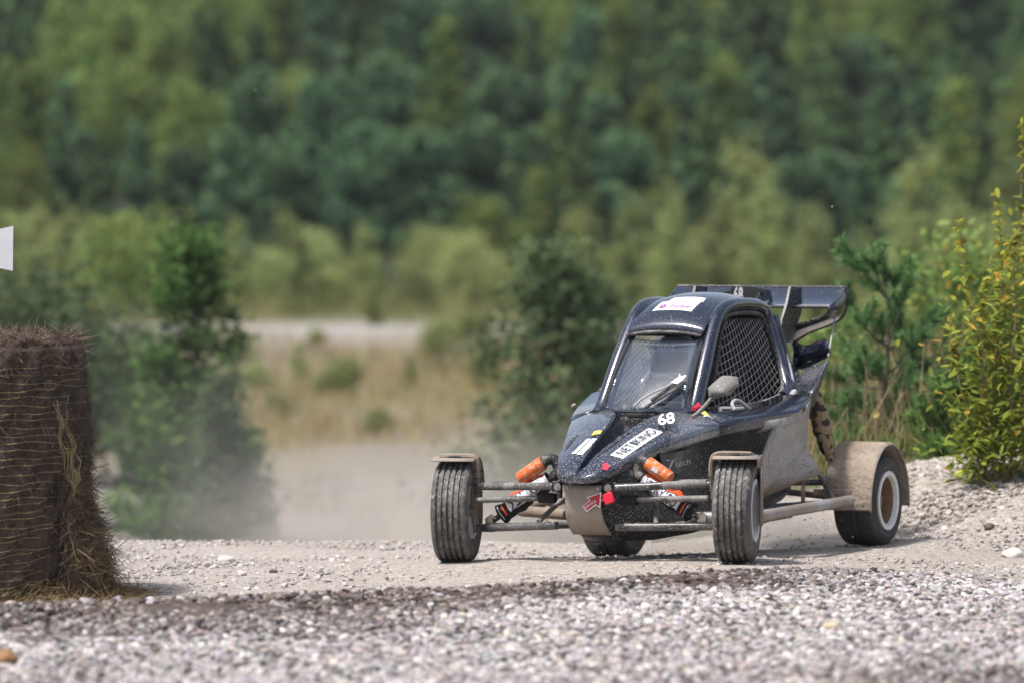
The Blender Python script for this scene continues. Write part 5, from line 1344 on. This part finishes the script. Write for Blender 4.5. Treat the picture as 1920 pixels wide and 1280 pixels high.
# dry grass over the pit floor and terrace
r = np.random.default_rng(77)
def grass(name, n, x0, x1, y0, y1, h0, h1, w, c, label, keep=None):
    x = r.uniform(x0, x1, n); y = r.uniform(y0, y1, n)
    if keep is not None: q = r.random(n) < keep(x, y); x = x[q]; y = y[q]; n = len(x)
    D = np.stack([r.normal(0, .25, n), r.normal(0, .25, n), np.ones(n)], 1)
    o = blade_obj(name, np.stack([x, y, g(x, y) - .02], 1), D, r.uniform(h0, h1, n), np.full(n, w), c)
    tag(o, label, None, None, 'stuff'); return o
m_dry = M('dry_grass', (.29, .215, .095), .9, 0, ((.22, .205, .08), .35), [((.42, .22, .055), .9, .60, .68, .9)])
m_gg = M('green_grass', (.13, .15, .05), .9, 0, ((.25, .22, .08), 1.2))
grass('dry_grass', 21000, -9, 4, 66, 98, .15, .55, .006, m_dry, 'tan dry grass over the pit floor and the slope above it', lambda x, y: sstep(-.5, .3, fbm(x, y, .5, 14)) * sstep(60, 74, y))
grass('pit_weeds', 9000, -5, 3, 44, 68, .06, .28, .004, M('pit_weed', (.12, .12, .05), .9, 0, ((.26, .20, .10), 1.0)), 'low weeds and dry tufts on the grey pit gravel', lambda x, y: sstep(.05, .5, fbm(x, y, 1.1, 44)))
grass('terrace_grass', 9000, -14, 10, 101, 124, .2, .7, .008, m_gg, 'olive grass on the terrace before the wood')
# ------------------------------------------------------------------ plants on the right, close behind the track
def needles(shoots, per, L, seed):
    r = np.random.default_rng(seed); P0 = []; D = []; T = []
    for a, b_ in shoots:
        a = np.array(a); b_ = np.array(b_); ax = (b_ - a); ln = np.linalg.norm(ax); ax = ax / ln
        k = int(per * max(.5, ln / .15)); t = r.random(k) ** .8
        d = r.normal(size=(k, 3)); d -= (d @ ax)[:, None] * ax; d = unit(d) + ax * r.uniform(.5, 1.3, k)[:, None]
        P0.append(a + ax * ln * t[:, None]); D.append(unit(d)); T.append(np.clip(.25 + .5 * t + r.normal(0, .1), 0, 1))
    P0 = np.concatenate(P0); D = np.concatenate(D); T = np.concatenate(T); n = len(P0); ln = L * r.uniform(.7, 1.15, n)
    s_ = unit(np.cross(D, r.normal(size=(n, 3)))) * .0030
    V = np.stack([P0 - s_, P0 + s_, P0 + D * ln[:, None]], 1).reshape(-1, 3)
    me = bpy.data.meshes.new('needles'); me.from_pydata(V.tolist(), [], np.arange(n * 3).reshape(n, 3).tolist()); me.update()
    cl = np.stack([T, r.random(n), r.random(n), np.ones(n)], 1)
    at = me.color_attributes.new('leaf', 'FLOAT_COLOR', 'CORNER'); at.data.foreach_set('color', np.repeat(cl, 3, 0).ravel().astype(np.float32)); return me
m_yp = leaf_mat('young_pine_needles', (.11, .23, .095), (.24, .41, .16), None, .2, .0)
m_ypg = leaf_mat('green_pine_needles', (.085, .165, .055), (.17, .29, .085), None, .2, .0)
m_twig = M('pine_bark', (.20, .165, .135), .9, 0, ((.12, .095, .08), 30))
def young_pine(px0, Y, label, trunk_px, limbs, seed, mat, per=85, twigs=5):
    """trunk and limbs from measured points; every limb carries side shoots"""
    r = random.Random(seed); x0 = sx(px0, Y); z0 = float(g(x0, Y)); root = empty('young_pine', (x0, Y, z0)); tag(root, label, 'tree')
    loc = lambda px, py, dy=0: Vector((sx(px, Y + dy) - x0, dy, sz(py, Y + dy) - z0))
    tp = [Vector((0, 0, -.05))] + [loc(*q) for q in trunk_px]
    tr = spline(tp, 24); m_ = len(tr)
    MB().tube(tr, [.019 * (1 - .75 * i / m_) for i in range(m_)], 8).build('trunk', m_twig, root)
    shoots = [(tr[-4], tr[-1] + Vector((0, 0, .06)))]
    for (bx, by), (ex, ey), dy in limbs:
        a = loc(bx, by); e = loc(ex, ey, dy); mid = a.lerp(e, .5) + Vector((0, 0, -.02))
        pts = spline([a, mid, e], 10)
        MB().tube(pts, [.008 * (1 - .06 * i) for i in range(len(pts))], 6).build('branch', m_twig, root)
        ax = (e - a).normalized(); shoots.append((pts[-4], e + ax * .05))
        for k in range(twigs):
            t = r.uniform(.15, .98); b_ = a.lerp(e, t); d = Vector((r.uniform(-1, 1), r.uniform(-1, 1), r.uniform(.1, 1.1))).normalized() * r.uniform(.08, .16) + ax * .05
            shoots.append((b_, b_ + d))
    me = needles([(tuple(a), tuple(b_)) for a, b_ in shoots], per * 1.8, .068, seed); me.materials.append(mat)
    o = bpy.data.objects.new('needles', me); col.objects.link(o); o.parent = root; return root
limbs = [((1663, 560), (1611, 490), .05), ((1664, 560), (1640, 500), -.1), ((1664, 570), (1690, 505), .1), ((1664, 650), (1700, 530), -.1), ((1664, 640), (1590, 570), .1), ((1665, 655), (1735, 610), .1), ((1665, 650), (1610, 600), -.2), ((1664, 700), (1725, 640), -.15),
         ((1663, 712), (1585, 640), .1), ((1662, 712), (1605, 690), -.2), ((1660, 720), (1730, 690), .15), ((1660, 730), (1565, 705), .2), ((1656, 750), (1710, 715), -.2), ((1652, 780), (1590, 760), -.1), ((1650, 790), (1560, 780), .1), ((1648, 800), (1700, 770), .1), ((1646, 815), (1585, 820), -.2), ((1646, 815), (1690, 800), -.1)]
young_pine(1640, 30.3, 'young pine with bluish needle tufts standing behind the rear mudguard', [(1644, 827), (1660, 730), (1665, 657), (1664, 560), (1650, 475)], limbs, 5, m_yp)
lim2 = [((1775, 860), (1720, 800), .0), ((1778, 850), (1830, 790), .1), ((1780, 830), (1735, 770), -.1), ((1780, 820), (1815, 755), .1), ((1782, 800), (1770, 740), -.1), ((1776, 865), (1700, 845), .1), ((1778, 870), (1845, 850), -.1), ((1780, 840), (1850, 815), .1), ((1778, 860), (1745, 840), -.25)]
young_pine(1775, 29.6, 'low bushy young pine between the taller pine and the yellow shrub', [(1776, 860), (1781, 810), (1783, 760)], lim2, 6, m_ypg, 85, 7)
lim3 = [((1600, 860), (1560, 800), .1), ((1602, 840), (1640, 800), .1), ((1603, 820), (1575, 760), .0), ((1604, 800), (1622, 742), .0), ((1600, 870), (1545, 850), .1), ((1601, 860), (1660, 850), -.1)]
young_pine(1600, 31.5, 'small green pine peeking out between mudguard and cabin flare', [(1601, 860), (1604, 800), (1606, 750)], lim3, 8, m_ypg, 85, 6)
lim4 = [((1720, 560), (1690, 480), .2), ((1722, 600), (1770, 520), .2), ((1724, 650), (1685, 590), .1), ((1724, 680), (1775, 630), .2), ((1724, 720), (1670, 690), .1), ((1724, 740), (1780, 700), .0)]
young_pine(1715, 38, 'slim pine partly hidden behind the bluish young pine', [(1722, 760), (1724, 650), (1721, 560), (1716, 505)], lim4, 9, m_ypg, 75, 7)
lim5 = [((1560, 700), (1535, 640), .2), ((1562, 680), (1590, 610), .2), ((1560, 740), (1525, 700), .1), ((1560, 760), (1600, 720), .2), ((1562, 640), (1570, 575), .1)]
young_pine(1556, 41, 'blurred green pine right behind the rear wing', [(1558, 800), (1561, 700), (1566, 620)], lim5, 10, m_ypg, 75, 7)

# --- yellow leaved shrub
def leaf_shape():
    pts = [(-.5, 0, 0), (-.2, .17, .03), (.15, .18, .03), (.5, 0, -.05), (.15, -.18, .03), (-.2, -.17, .03), (-.2, 0, 0), (.15, 0, 0)]
    return pts, [(0, 6, 1), (6, 7, 2, 1), (7, 3, 2), (0, 5, 6), (5, 4, 7, 6), (4, 3, 7)]
def shrub_leaf_mesh(t):
    V, F = leaf_shape(); me = bpy.data.meshes.new('leaf'); me.from_pydata(V, [], F); me.update()
    a = me.color_attributes.new('leaf', 'FLOAT_COLOR', 'CORNER'); cl = np.tile(np.array([t[0], t[1], 0, 1.0]), (len(me.loops), 1)); a.data.foreach_set('color', cl.ravel().astype(np.float32))
    me.materials.append(LM['yellow']); return me
LEAFS = [shrub_leaf_mesh(t) for t in ((.1, 0), (.35, 0), (.6, 0), (.85, 0), (1, 0), (.7, 1))]
SHY = 27.7
shrub = empty('yellow_shrub', (sx(1880, SHY), SHY, float(g(sx(1880, SHY), SHY))))
tag(shrub, 'tall shrub with yellow and green oval leaves at the right edge', 'shrub')
so = shrub.location; sl = lambda px, py, dy=0: Vector((sx(px, SHY + dy) - so.x, dy, sz(py, SHY + dy) - so.z))
stems = [[(1868, 910), (1850, 760), (1822, 560), (1795, 415)], [(1872, 910), (1868, 700), (1880, 520), (1868, 365)], [(1880, 910), (1890, 700), (1912, 450), (1916, 235)], [(1862, 910), (1830, 820), (1795, 700), (1790, 640)], [(1890, 910), (1930, 650), (1960, 420), (1975, 260)],
         [(1870, 910), (1845, 700), (1838, 600), (1850, 520)], [(1880, 905), (1890, 760), (1870, 640), (1890, 560)], [(1865, 915), (1840, 850), (1850, 790), (1815, 740)], [(1895, 905), (1950, 780), (1990, 640), (2010, 560)], [(1885, 905), (1910, 800), (1925, 700), (1935, 600)], [(1880, 910), (1900, 850), (1890, 800), (1925, 760)], [(1868, 912), (1835, 860), (1830, 840), (1800, 800)],
         [(1880, 910), (1905, 600), (1900, 480), (1925, 400)], [(1862, 912), (1850, 870), (1870, 840), (1850, 800)], [(1890, 912), (1900, 880), (1930, 850), (1960, 830)], [(1868, 910), (1858, 780), (1880, 700), (1868, 600)]]
r = random.Random(3); leafs = []
for k, st in enumerate(stems):
    dy = r.uniform(-.18, .25); pts = spline([sl(px, py, dy * i / 3) for i, (px, py) in enumerate(st)], 24)
    MB().tube(pts, [.007 * (1 - .03 * i) for i in range(len(pts))], 6).build('stem', M('shrub_stem', (.20, .15, .08), .8) if k == 0 else bpy.data.materials['shrub_stem'], shrub)
    for i in range(5, len(pts)):
        dens = 12 if i < 19 else 4
        for _ in range(dens):
            t = pts[i] + Vector((r.gauss(0, 1), r.gauss(0, 1), r.gauss(0, 1))) * (.055 if i < 18 else .012)
            if i < 18 and r.random() < .5: t += Vector((r.gauss(0, .10), r.gauss(0, .12), r.gauss(0, .08)))
            d = Vector((r.uniform(-1, 1), r.uniform(-1, .6), r.uniform(-.5, .7)))
            leafs.append((t, d.normalized(), r.uniform(.035, .080)))
r.shuffle(leafs)
def leaf_rot(d):
    q = d.to_track_quat('X', 'Z'); return q @ Euler((r.uniform(-.7, .7), 0, 0)).to_quaternion()
order = sorted(range(len(leafs)), key=lambda i: leafs[i][0].y - leafs[i][2] * 2)
near = set(order[:280])
for i in near:
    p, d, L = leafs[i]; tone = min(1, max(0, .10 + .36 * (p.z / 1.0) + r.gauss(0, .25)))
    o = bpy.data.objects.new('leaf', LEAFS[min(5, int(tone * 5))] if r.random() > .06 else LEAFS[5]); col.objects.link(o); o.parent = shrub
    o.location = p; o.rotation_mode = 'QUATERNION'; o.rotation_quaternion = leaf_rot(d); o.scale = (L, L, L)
V = []; F = []; CL = []; sv, sf = leaf_shape()
for i in range(len(leafs)):
    if i in near: continue
    p, d, L = leafs[i]; q = leaf_rot(d); n0 = len(V); V += [p + (q @ Vector(v)) * L for v in sv]; F += [tuple(j + n0 for j in f_) for f_ in sf]
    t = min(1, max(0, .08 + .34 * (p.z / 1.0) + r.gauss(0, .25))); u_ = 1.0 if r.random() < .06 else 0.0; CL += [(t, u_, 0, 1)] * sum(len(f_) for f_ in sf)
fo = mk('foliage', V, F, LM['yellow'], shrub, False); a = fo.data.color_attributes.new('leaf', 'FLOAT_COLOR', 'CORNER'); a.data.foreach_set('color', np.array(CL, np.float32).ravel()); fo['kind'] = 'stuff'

# --- weeds, dry stalks and grass behind the bank
grn = np.random.default_rng(90)
def weeds(name, n, pxa, pxb, Ya, Yb, h0, h1, w, mat, label):
    Yq = grn.uniform(Ya, Yb, n); x = (grn.uniform(pxa, pxb, n) - 960) / FPX * Yq
    D = np.stack([grn.normal(0, .28, n), grn.normal(0, .28, n), np.ones(n)], 1)
    o = blade_obj(name, np.stack([x, Yq, g(x, Yq) - .02], 1), D, grn.uniform(h0, h1, n), np.full(n, w), mat); tag(o, label, None, None, 'stuff'); return o
weeds('bank_grass', 9000, 1480, 2060, 29.4, 36, .08, .38, .0028, M('weedy_grass', (.10, .15, .045), .9, 0, ((.23, .20, .08), 2.5)), 'green and tan grass behind the gravel bank')
weeds('dry_stalks', 1500, 1500, 2040, 29.6, 35, .3, .75, .0028, M('dry_stalk', (.33, .25, .15), .9, 0, ((.24, .15, .09), 3)), 'tall dry stalks among the young pines')
def leafy(name, key, px, Y, sc, label, cat='bush'): return plant(key, px, Y, sc, label, cat)
SPECS['undergrowth'] = ('leafy_bush', 'round', .75, .42, 1800, .035, LM['green'], m_bark, 31)
SPECS['undergrowth2'] = ('leafy_bush', 'round', .9, .5, 2000, .038, LM['birch'], m_bark, 32)
for px, Y, sc, k, lab in [(1690, 31.5, .5, 'undergrowth', 'green leafy bush low behind the bluish young pine'), (1560, 33.5, .7, 'undergrowth2', 'yellowish leafy bush behind the cabin flare'), (1850, 29.6, .75, 'undergrowth', 'dark green leafy bush under the yellow shrub'), (1760, 33, .8, 'undergrowth2', 'pale leafy bush between the pines and the yellow shrub'),
                          (1640, 36, .8, 'undergrowth', 'green bush far behind the bluish young pine'), (1900, 31, 1.0, 'undergrowth', 'green bush behind the yellow shrub at the right edge'), (1820, 36, 1.2, 'undergrowth2', 'tall olive bush behind the low bushy pine')]:
    leafy('leafy_bush', k, px, Y, sc, lab)
# small yellow flower heads
for px, py, lab in ((1641, 775, 'single yellow flower head beside the young pine trunk'), (1721, 843, 'yellow fallen leaf on a stalk right of the rear mudguard')):
    Yf = 30.0; x = sx(px, Yf); z0 = float(g(x, Yf)); fl_ = empty('yellow_flower', (x, Yf, z0)); tag(fl_, lab, 'flower'); hz_ = sz(py, Yf) - z0
    MB().tube(spline([(0.02, 0, -.02), (.0, 0, hz_ * .5), (0, 0, hz_)], 8), .002, 5).build('stalk', m_straw_y, fl_)
    mb = MB()
    for k in range(7):
        a = k * 6.283 / 7; mb.add([Vector((0, 0, hz_)), Vector((.018 * math.cos(a - .3), -.01, hz_ + .018 * math.sin(a - .3))), Vector((.028 * math.cos(a), -.012, hz_ + .028 * math.sin(a))), Vector((.018 * math.cos(a + .3), -.01, hz_ + .018 * math.sin(a + .3)))], [(0, 1, 2, 3)])
    mb.build('petals', m_yellow, fl_, smooth=False)

# ------------------------------------------------------------------ dust thrown up behind the wheels
def dust(name, loc, sc, dens, label, seed, colr=(.80, .75, .68)):
    bm = bmesh.new(); bmesh.ops.create_icosphere(bm, subdivisions=3, radius=1); me = bpy.data.meshes.new(name); bm.to_mesh(me); bm.free()
    o = bpy.data.objects.new(name, me); col.objects.link(o); o.location = loc; o.scale = sc; tag(o, label, None, None, 'stuff')
    m = bpy.data.materials.new(name); m.use_nodes = True; nt = m.node_tree; nt.nodes.clear(); out = nt.nodes.new('ShaderNodeOutputMaterial'); pv = nt.nodes.new('ShaderNodeVolumePrincipled')
    pv.inputs['Color'].default_value = (*colr, 1); pv.inputs['Anisotropy'].default_value = .2
    tc = nt.nodes.new('ShaderNodeTexCoord'); ln = nt.nodes.new('ShaderNodeVectorMath'); ln.operation = 'LENGTH'; nt.links.new(tc.outputs['Object'], ln.inputs[0])
    fall = nt.nodes.new('ShaderNodeMapRange'); fall.interpolation_type = 'SMOOTHSTEP'; fall.inputs['From Min'].default_value = 1.0; fall.inputs['From Max'].default_value = .15; nt.links.new(ln.outputs['Value'], fall.inputs[0])
    nz = noise_node(nt, tc.outputs['Object'], 2.2, 3, .6); nf = ramp_node(nt, nz, .30, .72)
    nt.links.new(math_node(nt, 'MULTIPLY', math_node(nt, 'MULTIPLY', fall.outputs[0], nf), dens), pv.inputs['Density'])
    nt.links.new(pv.outputs[0], out.inputs['Volume']); me.materials.append(m); return o
dust('dust_cloud', (sx(740, 31), 31, -.30), (1.7, 2.2, .75), 1.0, 'beige dust cloud drifting low behind the buggy', 1)
dust('dust_cloud', (sx(320, 33), 33, -.2), (1.9, 2.0, 1.6), .09, 'thin grey dust veil behind the hay bale', 2, (.74, .74, .72))
dust('dust_cloud', (sx(1010, 33), 33, -.15), (1.4, 1.6, .75), .5, 'faint dust drifting round the foot of the dark pine', 4)
dust('dust_puff', (1.25, 27.3, -.02), (1.25, .8, .32), 2.2, 'dust kicked up between the rear wheels', 3)
# a few stones and grains caught in the air
r = np.random.default_rng(12); shots = [(1560, 388, 26.0, .007), (480, 170, 26, .004), (460, 598, 26, .005), (1076, 760, 25.9, .016), (1680, 806, 27, .008), (1600, 1006, 25.9, .004), (1641, 651, 27, .003)]
shots += [(r.uniform(1430, 1560), r.uniform(945, 1010), 26.2 + r.uniform(-.3, .4), r.uniform(.0025, .0055)) for _ in range(40)] + [(r.uniform(930, 1330), r.uniform(1000, 1045), 25.7 + r.uniform(-.3, .5), r.uniform(.002, .004)) for _ in range(30)] + [(r.uniform(1700, 1800), r.uniform(940, 1015), 27.0, r.uniform(.003, .007)) for _ in range(16)]
mb = MB(); stn = stone_mesh(55, 1); sv = [v.co.copy() for v in stn.vertices]; sf = [tuple(p.vertices) for p in stn.polygons]
for px, py, Y, rad in shots: mb.add([v * rad + Vector((sx(px, Y), Y, sz(py, Y))) for v in sv], sf)
tag(mb.build('flying_gravel', stone_mat(False, (.42, .37, .33)), None), 'small stones and grit thrown into the air by the wheels', None, None, 'stuff')

# ------------------------------------------------------------------ air
bm = bmesh.new(); bmesh.ops.create_cube(bm, size=1); me = bpy.data.meshes.new('haze'); bm.to_mesh(me); bm.free()
hz = bpy.data.objects.new('haze', me); col.objects.link(hz); tag(hz, 'thin bluish air over the pit and the wooded slope', None, None, 'stuff')
hz.scale = (2600, 1700, 120); hz.location = (0, 800, 53)
m = bpy.data.materials.new('haze'); m.use_nodes = True; nt = m.node_tree; nt.nodes.clear(); out = nt.nodes.new('ShaderNodeOutputMaterial'); pv = nt.nodes.new('ShaderNodeVolumePrincipled')
pv.inputs['Color'].default_value = (.86, .91, .96, 1); pv.inputs['Density'].default_value = .00018; nt.links.new(pv.outputs[0], out.inputs['Volume']); me.materials.append(m)
